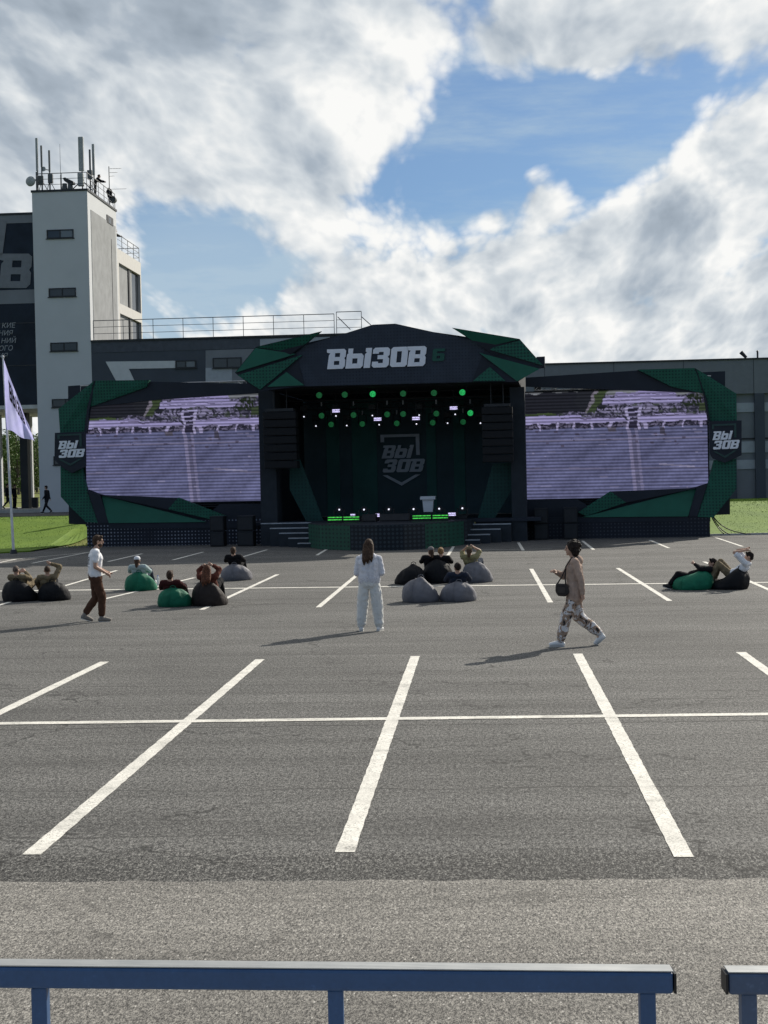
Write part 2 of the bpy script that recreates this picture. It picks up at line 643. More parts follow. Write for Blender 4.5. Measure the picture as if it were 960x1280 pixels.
# ------------------------------------------------------------------ ground materials
def asphalt_mat(name, dark, light, seed, crack=1.0, gs=1.0, wear=None):
    m, nt, b = new_mat(name)
    tc = N(nt, 'ShaderNodeTexCoord')
    mp = N(nt, 'ShaderNodeMapping')
    mp.inputs['Location'].default_value = (seed, seed * 0.7, 0)
    L(nt, tc, 'Object', mp, 'Vector')
    gm = N(nt, 'ShaderNodeMapping')
    gm.inputs['Scale'].default_value = (1, 0.42, 1)
    L(nt, mp, 0, gm, 'Vector')
    fine = N(nt, 'ShaderNodeTexNoise', Scale=62.0 * gs, Detail=3.0, Roughness=0.8)
    L(nt, gm, 0, fine, 'Vector')
    mid = N(nt, 'ShaderNodeTexNoise', Scale=24.0 * gs, Detail=4.0, Roughness=0.75)
    L(nt, gm, 0, mid, 'Vector')
    st = N(nt, 'ShaderNodeMapping')
    st.inputs['Scale'].default_value = (0.055, 1.15, 1)
    L(nt, mp, 0, st, 'Vector')
    streak = N(nt, 'ShaderNodeTexNoise', Scale=1.0, Detail=5.0, Roughness=0.6)
    L(nt, st, 0, streak, 'Vector')
    big = N(nt, 'ShaderNodeTexNoise', Scale=0.23, Detail=4.0)
    L(nt, mp, 0, big, 'Vector')
    st2 = N(nt, 'ShaderNodeMapping')
    st2.inputs['Scale'].default_value = (0.5, 9.0, 1)
    L(nt, mp, 0, st2, 'Vector')
    scuff = N(nt, 'ShaderNodeTexNoise', Scale=1.0, Detail=6.0, Roughness=0.7)
    L(nt, st2, 0, scuff, 'Vector')
    g = math_n(nt, 'ADD', math_n(nt, 'MULTIPLY', fine.outputs['Fac'], 0.6), math_n(nt, 'MULTIPLY', mid.outputs['Fac'], 0.4))
    t = math_n(nt, 'MULTIPLY', streak.outputs['Fac'], 0.45)
    t = math_n(nt, 'ADD', t, math_n(nt, 'MULTIPLY', scuff.outputs['Fac'], 0.25))
    t = math_n(nt, 'ADD', t, math_n(nt, 'MULTIPLY', big.outputs['Fac'], 0.3))
    mean = tuple((a + c) / 2 for a, c in zip(dark, light))
    col = ramp(nt, t, [(0.40, tuple(c * .70 for c in mean)), (0.60, tuple(c * 1.26 for c in mean))])
    col = mix(nt, 1.0, col, ramp(nt, g, [(0.41, (.12, .12, .13)), (0.49, (.82, .82, .82)), (0.60, (2.4, 2.37, 2.3))]), 'MULTIPLY')
    # pale stones showing through the bitumen
    vo = N(nt, 'ShaderNodeTexVoronoi', Scale=70.0)
    L(nt, gm, 0, vo, 'Vector')
    stone = ramp(nt, vo.outputs['Color'], [(0.80, 0.0), (0.86, 1.0)])
    near = ramp(nt, vo.outputs['Distance'], [(0.25, 1.0), (0.45, 0.0)])
    col = mix(nt, mix(nt, 1.0, stone, near, 'MULTIPLY'), col, tuple(min(1, c * 2.1) for c in light))
    # cracks
    cw = N(nt, 'ShaderNodeTexNoise', Scale=1.6, Detail=3.0, Roughness=0.6)
    L(nt, mp, 0, cw, 'Vector')
    ws = N(nt, 'ShaderNodeVectorMath', operation='SCALE')
    L(nt, cw, 'Color', ws, 0)
    ws.inputs['Scale'].default_value = 1.3
    wa = N(nt, 'ShaderNodeVectorMath', operation='ADD')
    L(nt, mp, 0, wa, 0)
    L(nt, ws, 0, wa, 1)
    cr = N(nt, 'ShaderNodeTexVoronoi', Scale=0.21)
    cr.feature = 'DISTANCE_TO_EDGE'
    L(nt, wa, 0, cr, 'Vector')
    brk = N(nt, 'ShaderNodeTexNoise', Scale=0.5, Detail=2.0)
    L(nt, mp, 0, brk, 'Vector')
    cmask = ramp(nt, cr.outputs['Distance'], [(0.0022, crack), (0.0050, 0.0)])
    cmask = mix(nt, 1.0, cmask, ramp(nt, brk.outputs['Fac'], [(0.44, 0.0), (0.50, 0.95)]), 'MULTIPLY')
    col = mix(nt, cmask, col, tuple(c * 0.35 for c in dark))
    # dark seams between the paver's passes, broken and wavering
    sp = N(nt, 'ShaderNodeSeparateXYZ')
    L(nt, mp, 0, sp, 0)
    wob = N(nt, 'ShaderNodeTexNoise', Scale=0.9, Detail=5.0, Roughness=0.65)
    L(nt, mp, 0, wob, 'Vector')
    yy = math_n(nt, 'ADD', sp.outputs['Y'], math_n(nt, 'MULTIPLY', wob.outputs['Fac'], 0.42))
    fr = math_n(nt, 'PINGPONG', yy, 0.88)
    sm = ramp(nt, fr, [(0.010, 0.85), (0.034, 0.0)])
    sb_ = N(nt, 'ShaderNodeTexNoise', Scale=0.42, Detail=4.0, Roughness=0.7)
    L(nt, st, 0, sb_, 'Vector')
    sm = mix(nt, 1.0, sm, ramp(nt, sb_.outputs['Fac'], [(0.44, 0.0), (0.58, 1.0)]), 'MULTIPLY')
    col = mix(nt, mix(nt, 1.0, sm, (crack, crack, crack), 'MULTIPLY'), col, tuple(c * 0.4 for c in dark))
    if wear:
        # ravelled, darker edge of the surfacing where it meets the road
        tcs = N(nt, 'ShaderNodeSeparateXYZ')
        L(nt, tc, 'Object', tcs, 0)
        y2 = math_n(nt, 'ADD', tcs.outputs['Y'], math_n(nt, 'MULTIPLY', math_n(nt, 'SUBTRACT', wob.outputs['Fac'], 0.5), 0.9))
        wf = N(nt, 'ShaderNodeMapRange', interpolation_type='SMOOTHSTEP')
        nt.links.new(y2, wf.inputs['Value'])
        wf.inputs['From Min'].default_value = wear - 0.02
        wf.inputs['From Max'].default_value = wear + 0.42
        wf.inputs['To Min'].default_value = 1.0
        wf.inputs['To Max'].default_value = 0.0
        rough = mix(nt, 1.0, col, ramp(nt, g, [(0.43, (.32, .32, .33)), (0.52, (.76, .76, .76)), (0.60, (1.25, 1.25, 1.23))]), 'MULTIPLY')
        col = mix(nt, wf.outputs[0], col, rough)
    # oil drips and stains
    oil = N(nt, 'ShaderNodeTexNoise', Scale=0.75, Detail=5.0, Roughness=0.6)
    L(nt, mp, 0, oil, 'Vector')
    col = mix(nt, ramp(nt, oil.outputs['Fac'], [(0.62, 0.0), (0.74, 0.45)]), col, tuple(c * 0.6 for c in dark))
    nt.links.new(col, b.inputs['Base Color'])
    b.inputs['Roughness'].default_value = 0.88
    b.inputs['Specular IOR Level'].default_value = 0.25
    bp = N(nt, 'ShaderNodeBump', Strength=0.3, Distance=0.008)
    nt.links.new(math_n(nt, 'ADD', fine.outputs['Fac'], mid.outputs['Fac']), bp.inputs['Height'])
    L(nt, bp, 'Normal', b, 'Normal')
    return m


def paint_mat():
    m, nt, b = new_mat('road_paint')
    tc = N(nt, 'ShaderNodeTexCoord')
    n1 = N(nt, 'ShaderNodeTexNoise', Scale=60.0, Detail=4.0, Roughness=0.75)
    L(nt, tc, 'Object', n1, 'Vector')
    n2 = N(nt, 'ShaderNodeTexNoise', Scale=2.5, Detail=3.0)
    L(nt, tc, 'Object', n2, 'Vector')
    cr = N(nt, 'ShaderNodeTexVoronoi', Scale=5.5)
    cr.feature = 'DISTANCE_TO_EDGE'
    wn = N(nt, 'ShaderNodeTexNoise', Scale=6.0, Detail=4.0)
    L(nt, tc, 'Object', wn, 'Vector')
    wa = N(nt, 'ShaderNodeVectorMath', operation='ADD')
    L(nt, tc, 'Object', wa, 0)
    L(nt, wn, 'Color', wa, 1)
    L(nt, wa, 0, cr, 'Vector')
    t = math_n(nt, 'ADD', math_n(nt, 'MULTIPLY', n1.outputs['Fac'], 0.7), math_n(nt, 'MULTIPLY', n2.outputs['Fac'], 0.5))
    col = ramp(nt, t, [(0.42, (0.16, 0.155, 0.14)), (0.52, (0.50, 0.485, 0.44)), (0.66, (0.72, 0.695, 0.63))])
    cm = ramp(nt, cr.outputs['Distance'], [(0.012, 0.9), (0.035, 0.0)])
    cm = mix(nt, 1.0, cm, ramp(nt, n2.outputs['Fac'], [(0.44, 0.0), (0.54, 1.0)]), 'MULTIPLY')
    nt.links.new(mix(nt, cm, col, (0.12, 0.115, 0.105)), b.inputs['Base Color'])
    b.inputs['Roughness'].default_value = 0.8
    return m


def grass_mat(name, a, c, e):
    m, nt, b = new_mat(name)
    tc = N(nt, 'ShaderNodeTexCoord')
    n1 = N(nt, 'ShaderNodeTexNoise', Scale=9.0, Detail=8.0, Roughness=0.75)
    L(nt, tc, 'Object', n1, 'Vector')
    n2 = N(nt, 'ShaderNodeTexNoise', Scale=0.7, Detail=4.0)
    L(nt, tc, 'Object', n2, 'Vector')
    t = math_n(nt, 'ADD', math_n(nt, 'MULTIPLY', n1.outputs['Fac'], 0.6), math_n(nt, 'MULTIPLY', n2.outputs['Fac'], 0.4))
    nt.links.new(ramp(nt, t, [(0.34, a), (0.5, c), (0.66, e)]), b.inputs['Base Color'])
    b.inputs['Roughness'].default_value = 0.8
    b.inputs['Specular IOR Level'].default_value = 0.2
    bp = N(nt, 'ShaderNodeBump', Strength=0.4, Distance=0.06)
    L(nt, n1, 'Fac', bp, 'Height')
    L(nt, bp, 'Normal', b, 'Normal')
    return m


YB = 98.0                                  # front of the long building
Z1 = 1.1                                   # level of the ground by the building


def sstep(a, b, x):
    t = max(0, min(1, (x - a) / (b - a)))
    return t * t * (3 - 2 * t)


def terr(x, y):
    z = Z1 * sstep(70, 83, y)
    if y > 120:
        z += 1.2 * sstep(120, 190, y)
    return z


YE0, YE1 = ground(480, 1101).y, ground(480, 1074).y
ASPH = asphalt_mat('parking_asphalt', (0.047, 0.0464, 0.0448), (0.127, 0.1255, 0.121), 3.1, 1.0, 1.3, YE1)
APRON = asphalt_mat('apron_asphalt', (0.098, 0.094, 0.087), (0.220, 0.211, 0.195), 11.7, 0.45, 2.6)
PATHM = asphalt_mat('path_asphalt', (0.05, 0.049, 0.048), (0.10, 0.098, 0.094), 7.7, 0.3)
PAINT = paint_mat()
GRASS = grass_mat('lawn_grass', (0.066, 0.122, 0.010), (0.10, 0.172, 0.014), (0.14, 0.21, 0.02))
SOIL = grass_mat('meadow', (0.06, 0.085, 0.015), (0.12, 0.14, 0.025), (0.20, 0.20, 0.05))

# one terrain sheet to the horizon
mb = MB()
xs = [-900, -300, -120, -60, -30, 0, 30, 60, 120, 300, 900]
ys = [-200, -30, 0, 40, 68, 70, 72, 74, 76, 78, 80, 82, 84, 90, 98, 110, 120, 130, 140, 150, 160, 175, 190, 260, 500, 1500]
mb.add([(x, y, terr(x, y)) for y in ys for x in xs],
       [(j * len(xs) + i, j * len(xs) + i + 1, (j + 1) * len(xs) + i + 1, (j + 1) * len(xs) + i) for j in range(len(ys) - 1) for i in range(len(xs) - 1)])
mb.build('ground', SOIL, kind='structure')

random.seed(4)


def strip(y0, y1, z, jit0, jit1, n=240, x0=-90, x1=90):
    mb = MB()
    a = [(x0 + (x1 - x0) * i / n, y0 + random.uniform(-jit0, jit0), z) for i in range(n + 1)]
    c = [(x0 + (x1 - x0) * i / n, y1 + random.uniform(-jit1, jit1), z) for i in range(n + 1)]
    mb.add(a + c, [(i, i + 1, i + n + 2, i + n + 1) for i in range(n)])
    return mb


yb0 = ground(480, 1101).y
yb1 = ground(480, 1072).y
strip(yb0 - 0.5, 69.6, 0.002, 0, 0).build('parking_lot', ASPH, kind='structure')
strip(-40, yb0, 0.0035, 0, 0.03, 1400).build('road', APRON, kind='structure')

# markings, traced where they lie on the ground
mk = MB()


def mark(a, b, w, z=0.0065):
    p, q = ground(*a, z), ground(*b, z)
    d = (q - p).normalized()
    s = V((-d.y, d.x, 0)) * w / 2
    nseg = max(2, int((q - p).length / 0.12))
    vs, fs = [], []
    for i in range(nseg + 1):
        c = p.lerp(q, i / nseg)
        e = 1 + random.uniform(-.06, .06)
        vs += [c + s * e, c - s * e]
    for i in range(nseg):
        fs.append((2 * i, 2 * i + 1, 2 * i + 3, 2 * i + 2))
    mk.add(vs, fs)


for a, b, w in (((39, 1068), (325, 824), .145), ((431, 1065), (519, 820), .145), ((855, 1071), (722, 817), .145), ((-160, 968), (131, 827), .145),
                ((1100, 940), (926, 815), .145),
                ((-20, 762), (146, 713), .12), ((112, 753), (243, 722), .12), ((252, 762), (347, 718), .12), ((398, 759), (447, 718), .12),
                ((688, 753), (664, 711), .12), ((837, 751), (772, 710), .12), ((975, 743), (880, 702), .12),
                ((396, 694), (411, 685), .12), ((560, 694), (567, 683), .12), ((654, 688), (648, 678), .12), ((742, 687), (728, 676), .12),
                ((836, 685), (812, 675), .12), ((928, 683), (895, 672), .12),
                ((40, 704), (112, 690), .12), ((135, 702), (178, 692), .12), ((216, 700), (254, 690), .12), ((300, 697), (334, 687), .12),
                ((-30, 709), (20, 699), .12)):
    mark(a, b, w)
for a, b, w in (((-400, 909), (1400, 887), .19), ((-300, 742), (1300, 724), .26), ((-80, 708), (115, 690), .10), ((560, 687.5), (690, 686), .08)):
    mark(a, b, w, 0.008)
mk.build('road_markings', PAINT, kind='structure')


# lawns either side, a step higher than the asphalt
def lawn(name, outline, y1, m=GRASS, dz=0.06):
    """outline: front edge (x, y) from left to right; runs back to y1 over the slope"""
    mb = MB()
    rows = 16
    vs, fs = [], []
    n = len(outline)
    for (x, y) in outline:
        vs.append((x, y, terr(x, y) - 0.02))
    for k in range(rows + 1):
        for (x, y) in outline:
            yy = y + (y1 - y) * k / rows
            vs.append((x, yy, terr(x, yy) + dz))
    for k in range(rows + 1):
        for i in range(n - 1):
            fs.append((k * n + i, k * n + i + 1, (k + 1) * n + i + 1, (k + 1) * n + i))
    mb.add(vs, fs)
    return mb.build(name, m, kind='structure')


def gxy(px, py):
    p = ground(px, py)
    return (p.x, p.y)


left_edge = [(-70, gxy(0, 692)[1] - 3), gxy(-60, 694), gxy(0, 692), gxy(38, 690), gxy(62, 683), gxy(92, 676), gxy(118, 673.5)]
lawn('lawn', left_edge, 84.0)
right_edge = [gxy(858, 670.5), gxy(900, 669.5), gxy(960, 668.2), gxy(1040, 666), (70, gxy(960, 668)[1] + 3)]
lawn('lawn', right_edge, 94.5)
mb = MB()
mb.add([(-80, 83.5, Z1 + .03), (10, 83.5, Z1 + .03), (10, YB + .5, Z1 + .03), (-80, YB + .5, Z1 + .03)], [(0, 1, 2, 3)])
mb.build('path', PATHM, kind='structure')
mb = MB()                                # kerb along the right lawn
pr = [V((x, y, 0)) for x, y in right_edge]
for i in range(len(pr) - 1):
    a, b = pr[i], pr[i + 1]
    mb.prism([a + V((0, -.12, 0)), b + V((0, -.12, 0)), b + V((0, 0, 0)), a + V((0, 0, 0))], (0, 0, .085))
mb.build('kerb', mat('kerb_stone', (.42, .41, .38), .9, var=.2, scale=8), kind='structure')

# short blades that roughen the lawn's edge and surface
random.seed(8)
mb = MB()
vs, fs = [], []
for k in range(26000):
    if random.random() < .6:
        x = random.uniform(11, 32); y0 = 68.2; y = random.uniform(68.35, 94)
        if y < 68.4 + (x - 12) * .1:
            continue
    else:
        x = random.uniform(-32, -12.5); y = random.uniform(66, 84)
        if x > -18 and y < 73:
            continue
    z = terr(x, y) + .05
    h = random.uniform(.02, .06)
    a = random.uniform(0, 6.28)
    w = .018
    o = len(vs)
    vs += [V((x - w * math.cos(a), y - w * math.sin(a), z)), V((x + w * math.cos(a), y + w * math.sin(a), z)),
           V((x + random.uniform(-.05, .05), y + random.uniform(-.05, .05), z + h))]
    fs.append((o, o + 1, o + 2))
mb.add(vs, fs)
tag(mb.build('grass', GRASS, kind='stuff'), 'short bright green grass on the lawns beside the stage', 'grass')

# the raised terrace the photographer stands on, below the frame
mb = MB()
mb.box((-20, -12, 0), (20, 3.6, 0.88))
mb.build('terrace', mat('terrace_concrete', (.3, .29, .27), .9, var=.15, bump=.2), kind='structure', bevel=.02)

# ------------------------------------------------------------------ near barriers
def steel_mat():
    m, nt, b = new_mat('barrier_steel')
    tc = N(nt, 'ShaderNodeTexCoord')
    n1 = N(nt, 'ShaderNodeTexNoise', Scale=5.0, Detail=6.0, Roughness=.7)
    L(nt, tc, 'Object', n1, 'Vector')
    st = N(nt, 'ShaderNodeMapping')
    st.inputs['Scale'].default_value = (3, 160, 160)
    L(nt, tc, 'Object', st, 'Vector')
    n2 = N(nt, 'ShaderNodeTexNoise', Scale=1.0, Detail=3.0)
    L(nt, st, 0, n2, 'Vector')
    t = math_n(nt, 'ADD', math_n(nt, 'MULTIPLY', n1.outputs['Fac'], .6), math_n(nt, 'MULTIPLY', n2.outputs['Fac'], .4))
    nt.links.new(ramp(nt, t, [(.3, (.24, .25, .255)), (.7, (.42, .43, .43))]), b.inputs['Base Color'])
    nt.links.new(ramp(nt, t, [(.3, .42), (.7, .62)]), b.inputs['Roughness'])
    b.inputs['Metallic'].default_value = .55
    return m


def blue_paint_mat(name, c):
    m, nt, b = new_mat(name)
    tc = N(nt, 'ShaderNodeTexCoord')
    n1 = N(nt, 'ShaderNodeTexNoise', Scale=9.0, Detail=8.0, Roughness=.72)
    L(nt, tc, 'Object', n1, 'Vector')
    n2 = N(nt, 'ShaderNodeTexNoise', Scale=120.0, Detail=2.0)
    L(nt, tc, 'Object', n2, 'Vector')
    t = math_n(nt, 'ADD', math_n(nt, 'MULTIPLY', n1.outputs['Fac'], .7), math_n(nt, 'MULTIPLY', n2.outputs['Fac'], .3))
    nt.links.new(ramp(nt, t, [(.3, tuple(x * .75 for x in c)), (.60, c), (.66, tuple(x * 1.25 + .015 for x in c)), (.70, (.16, .17, .18))]), b.inputs['Base Color'])
    b.inputs['Roughness'].default_value = .45
    b.inputs['Specular IOR Level'].default_value = .4
    return m


STEEL = steel_mat()
BLUE = blue_paint_mat('barrier_blue', (.030, .080, .19))
SLATE = blue_paint_mat('barrier_slate', (.050, .082, .15))
DK = 2.62


def on_plane(px, py, D):
    d = ray(px, py)
    return CAM + d * (D / d.dot(FW))


def barrier(x0, x1, ytop0, ytop1, posts, label, paint, ends):
    a, b = on_plane(x0, ytop0, DK), on_plane(x1, ytop1, DK)
    d = (b - a).normalized()
    nrm = V((-d.y, d.x, 0)).normalized()
    t = thing('crowd_barrier', V(((a.x + b.x) / 2, (a.y + b.y) / 2, .88)), label, 'barrier', 'crowd barriers on the terrace edge')
    up = V((0, 0, 1))
    h, w = .0385, .040
    mb = MB()
    mb.prism([a, b, b - up * h, a - up * h], nrm * w)
    rail = mb.build('top_rail', paint, t, bevel=.006)
    mb = MB()                                 # pale steel strip puts the lit top of the tube into the colour
    mb.prism([a + up * .0022 + nrm * .002, b + up * .0022 + nrm * .002, b + up * .0022 + nrm * (w - .002), a + up * .0022 + nrm * (w - .002)], -up * .0018)
    mb.build('lit_top', STEEL, rail)
    if ends:
        e, s = (b, d) if ends > 0 else (a, -d)
        mb = MB()
        mb.prism([e + s * .001 - up * .002, e + s * .001 + nrm * w - up * .002, e + s * .001 + nrm * w - up * (h - .002), e + s * .001 - up * (h - .002)], s * .004)
        mb.build('end_cap', mat('black_plastic', (.012, .012, .013), .5), rail)
    for px in posts:
        p = on_plane(px, ytop0 + (ytop1 - ytop0) * (px - x0) / (x1 - x0) + 28, DK) + nrm * .007
        mb = MB()
        s = .0135
        zt = (a.lerp(b, (px - x0) / (x1 - x0))).z - h
        q = [p - d * s, p + d * s, p + d * s + nrm * .026, p - d * s + nrm * .026]
        q = [V((v.x, v.y, .88)) for v in q]
        mb.prism(q, (0, 0, zt - .88))
        mb.build('post', paint, t, bevel=.002)
        mb = MB()
        mb.prism([V((p.x, p.y, .88)) + d * -.06 + nrm * -.05, V((p.x, p.y, .88)) + d * .06 + nrm * -.05, V((p.x, p.y, .88)) + d * .06 + nrm * .09, V((p.x, p.y, .88)) + d * -.06 + nrm * .09], (0, 0, .008))
        mb.build('foot_plate', paint, t)
    for zz in (.118, .56):
        mb = MB()
        q = a - up * zz + nrm * .007
        r = b - up * zz + nrm * .007
        mb.prism([q, r, r - up * .026, q - up * .026], nrm * .034)
        mr = mb.build('lower_rail', paint, t, bevel=.002)
        mb = MB()  # same pale strip, colouring the lit upper face of the lower rail
        mb.prism([q + up * .0022, r + up * .0022, r + up * .0022 + nrm * .026, q + up * .0022 + nrm * .026], -up * .0018)
        mb.build('lit_top', STEEL, mr)
    return t


barrier(-480, 842, 1204.5, 1216, (-420, 47, 419, 811), 'long blue metal barrier, its lit top edge coloured silver, across the bottom', BLUE, 1)
barrier(911, 1600, 1217, 1221, (938, 1290, 1560), 'short dull slate blue metal barrier end in the bottom corner beyond the gap', SLATE, -1)

# ------------------------------------------------------------------ building
WHITE = mat('white_plaster', (.49, .505, .52), .85, var=.022, scale=.6, bump=.05, bscale=60)
CONC = mat('raw_concrete', (.250, .258, .264), .9, var=.09, scale=1.3, bump=.3, bscale=14)
DARKW = mat('dark_cladding', (.052, .062, .080), .6, var=.06, scale=.8)
PALEP = mat('pale_cladding', (.33, .355, .39), .6, var=.05)
WHITEP = mat('white_panel', (.52, .53, .54), .6, var=.04)
MIDW = mat('grey_cladding', (.172, .184, .203), .6, var=.06, scale=.8)
FRAME = mat('dark_window_frame', (.02, .022, .026), .5)
RAILM = mat('rail_steel', (.10, .105, .115), .5, metal=.3)
DARKM = mat('dark_metal', (.03, .032, .036), .5, metal=.2)


def glass_mat(name, c, rough=.08):
    m, nt, b = new_mat(name)
    tc = N(nt, 'ShaderNodeTexCoord')
    n1 = N(nt, 'ShaderNodeTexNoise', Scale=.7, Detail=3.0)
    L(nt, tc, 'Object', n1, 'Vector')
    nt.links.new(ramp(nt, n1.outputs['Fac'], [(.3, tuple(x * .6 for x in c)), (.7, tuple(x * 1.3 for x in c))]), b.inputs['Base Color'])
    b.inputs['Roughness'].default_value = rough
    b.inputs['Specular IOR Level'].default_value = .5
    bp = N(nt, 'ShaderNodeBump', Strength=.04, Distance=.05)
    L(nt, n1, 'Fac', bp, 'Height')
    L(nt, bp, 'Normal', b, 'Normal')
    return m


GLASS = glass_mat('dark_glass', (.02, .025, .032))
PGLASS = glass_mat('pale_glass', (.10, .115, .13), .15)


def fbox(mb, px0, py0, px1, py1, Y, depth, front=0.0):
    """box whose front, seen on plane Y, covers the pixel rectangle (axis-aligned)"""
    pc = BP((px0 + px1) / 2, py0, Y); pb = BP((px0 + px1) / 2, py1, Y)
    pl = BP(px0, (py0 + py1) / 2, Y); pr_ = BP(px1, (py0 + py1) / 2, Y)
    mb.box((pl.x, Y - front, pb.z), (pr_.x, Y + depth, pc.z))
    return mb


xl = BP(45, 440, YB).x
xr = BP(113.5, 420, YB).x
ztow = BP(75, 239.5, YB).z


def side(px, py, X):
    d = ray(px, py)
    p = CAM + d * (X / d.x)
    return p.y, p.z


ys1 = side(145, 263, xr)[0]
ys2 = side(176, 330, xr)[0]
zrear = (side(147, 310, xr)[1] + side(174, 328, xr)[1]) / 2

tower = thing('control_tower', (xl, YB, Z1), 'tall pale tower with slit windows and antennas on its roof, behind the flag', 'tower')
MB().box((xl, YB, Z1 - .5), (xr, ys1, ztow)).build('wall', WHITE, tower)
MB().box((xl - .06, YB - .06, ztow), (xr + .06, ys1 + .06, ztow + .14)).build('parapet', DARKM, tower)
yc0, zc0 = side(113.5, 250, xr)
MB().box((xr - .1, YB + .75, Z1), (xr + .025, ys1 - .35, ztow - 1.1)).build('concrete_panel', CONC, tower)
MB().box((xr - .1, ys1 - 1.75, Z1), (xr + .045, ys1 - 1.70, ztow - 2.2)).build('panel_joint', FRAME, tower)


def window(parent, px0, py0, px1, py1, Y, panes, fr=.07):
    pc = BP((px0 + px1) / 2, py0, Y); pb = BP((px0 + px1) / 2, py1, Y)
    pl = BP(px0, (py0 + py1) / 2, Y); pr_ = BP(px1, (py0 + py1) / 2, Y)
    x0, x1, z0, z1 = pl.x, pr_.x, pb.z, pc.z
    mb = MB()
    mb.box((x0, Y - .05, z1 - fr), (x1, Y + .02, z1)).box((x0, Y - .05, z0), (x1, Y + .02, z0 + fr))
    mb.box((x0, Y - .05, z0 + fr), (x0 + fr, Y + .02, z1 - fr)).box((x1 - fr, Y - .05, z0 + fr), (x1, Y + .02, z1 - fr))
    xm = (x0 + x1) / 2
    mb.box((xm - fr / 2, Y - .045, z0 + fr), (xm + fr / 2, Y + .02, z1 - fr))
    w = mb.build('window', FRAME, parent)
    for i, m in enumerate(panes):
        a, b = (x0 + fr, xm - fr / 2) if i == 0 else (xm + fr / 2, x1 - fr)
        MB().box((a, Y - .012, z0 + fr), (b, Y + .01, z1 - fr)).build('pane', m, w)
    MB().box((x0 - .06, Y - .09, z0 - .05), (x1 + .06, Y + .02, z0 - .002)).build('sill', DARKM, w)
    return w


window(tower, 58.5, 287, 92, 298, YB, (GLASS, PGLASS))
window(tower, 61, 360, 95, 371, YB, (GLASS, GLASS))
window(tower, 63, 428, 97, 439, YB, (GLASS, GLASS))
window(tower, 65, 498.5, 99, 509, YB, (GLASS, GLASS))
window(tower, 67, 570, 101, 581, YB, (GLASS, GLASS))


def side_rect(mb, p, q, X, t, inset=0.0):
    """box on the side wall x = X between two pixel corners"""
    y0, z1 = side(p[0], p[1], X)
    y1, z0 = side(q[0], q[1], X)
    mb.box((X - .06, y0, z0), (X + t, y1, z1))
    return mb


mb = MB()
side_rect(mb, (133, 268), (141, 283), xr, .05)
sw = mb.build('window', FRAME, tower)
mb = MB()
side_rect(mb, (135.5, 272), (137.2, 280), xr, .06)
mb.build('pane', PGLASS, sw)

rear = thing('office_block', (xr, (ys1 + ys2) / 2, Z1), 'lower white framed block with tall dark windows behind the tower', 'building')
MB().box((xl + .4, ys1, Z1 - .5), (xr - .35, ys2, zrear)).build('wall', mat('block_inner', (.16, .16, .16), .8), rear)
fr_ = MB()
dy = ys2 - ys1
fr_.box((xr - .35, ys1 + .01, zrear - .95), (xr, ys2, zrear))
fr_.box((xr - .35, ys1 + .01, Z1), (xr, ys1 + .45, zrear - .95))
fr_.box((xr - .35, ys2 - .3, Z1), (xr, ys2, zrear - .95))
zm = side(162, 391, xr)[1]
fr_.box((xr - .35, ys1 + .45, zm - .35), (xr, ys2 - .3, zm + .35))
fr_.build('frame', mat('frame_white', (.50, .49, .47), .8, var=.04), rear)
for (za, zb_) in ((zm + .35, zrear - .95), (Z1 + .2, zm - .35)):
    a0, a1 = ys1 + .45, ys2 - .3
    MB().box((xr - .4, a0, za), (xr - .18, a0 + (a1 - a0) * .50, zb_)).build('window_panel', CONC, rear)
    p = MB().box((xr - .4, a0 + (a1 - a0) * .50, za), (xr - .10, a0 + (a1 - a0) * .56, zb_)).build('mullion', FRAME, rear)
    MB().box((xr - .4, a0 + (a1 - a0) * .56, za), (xr - .16, a0 + (a1 - a0) * .68, zb_)).build('window_panel', CONC, rear)
    MB().box((xr - .4, a0 + (a1 - a0) * .68, za), (xr - .2, a1, zb_)).build('pane', GLASS, rear)


def railing(name, pts, h, label, spacing, parent_base=None, n_mid=2, r=.022, group=None):
    """pts: foot line; top rail, middle rails, posts"""
    pts = [V(p) for p in pts]
    c = pts[0].lerp(pts[-1], .5)
    t = thing(name, c, label, 'railing', group)
    up = V((0, 0, 1))
    MB().poly([p + up * h for p in pts], r * 1.25).build('top_rail', RAILM, t)
    for k in range(n_mid):
        MB().poly([p + up * h * (k + 1) / (n_mid + 1) for p in pts], r * .8).build('mid_rail', RAILM, t)
    for i in range(len(pts) - 1):
        a, b = pts[i], pts[i + 1]
        n = max(1, round((b - a).length / spacing))
        for k in range(n + (1 if i == len(pts) - 2 else 0)):
            p = a.lerp(b, k / n)
            MB().tube(p, p + up * h, r, 6).build('post', RAILM, t)
    return t


zt = ztow + .14
railing('roof_railing', [(xl + .3, YB + .1, zt), (xr - .05, YB + .1, zt), (xr - .05, ys1 - .1, zt)], 1.08,
        'grey steel railing round the top of the antenna tower', 1.6)
railing('roof_railing', [(xr - .1, ys1 + .1, zrear), (xr - .1, ys2 - .1, zrear), (xr - 2.0, ys2 - .1, zrear)], 1.1,
        'steel railing on the lower white framed block behind the tower', 1.7)

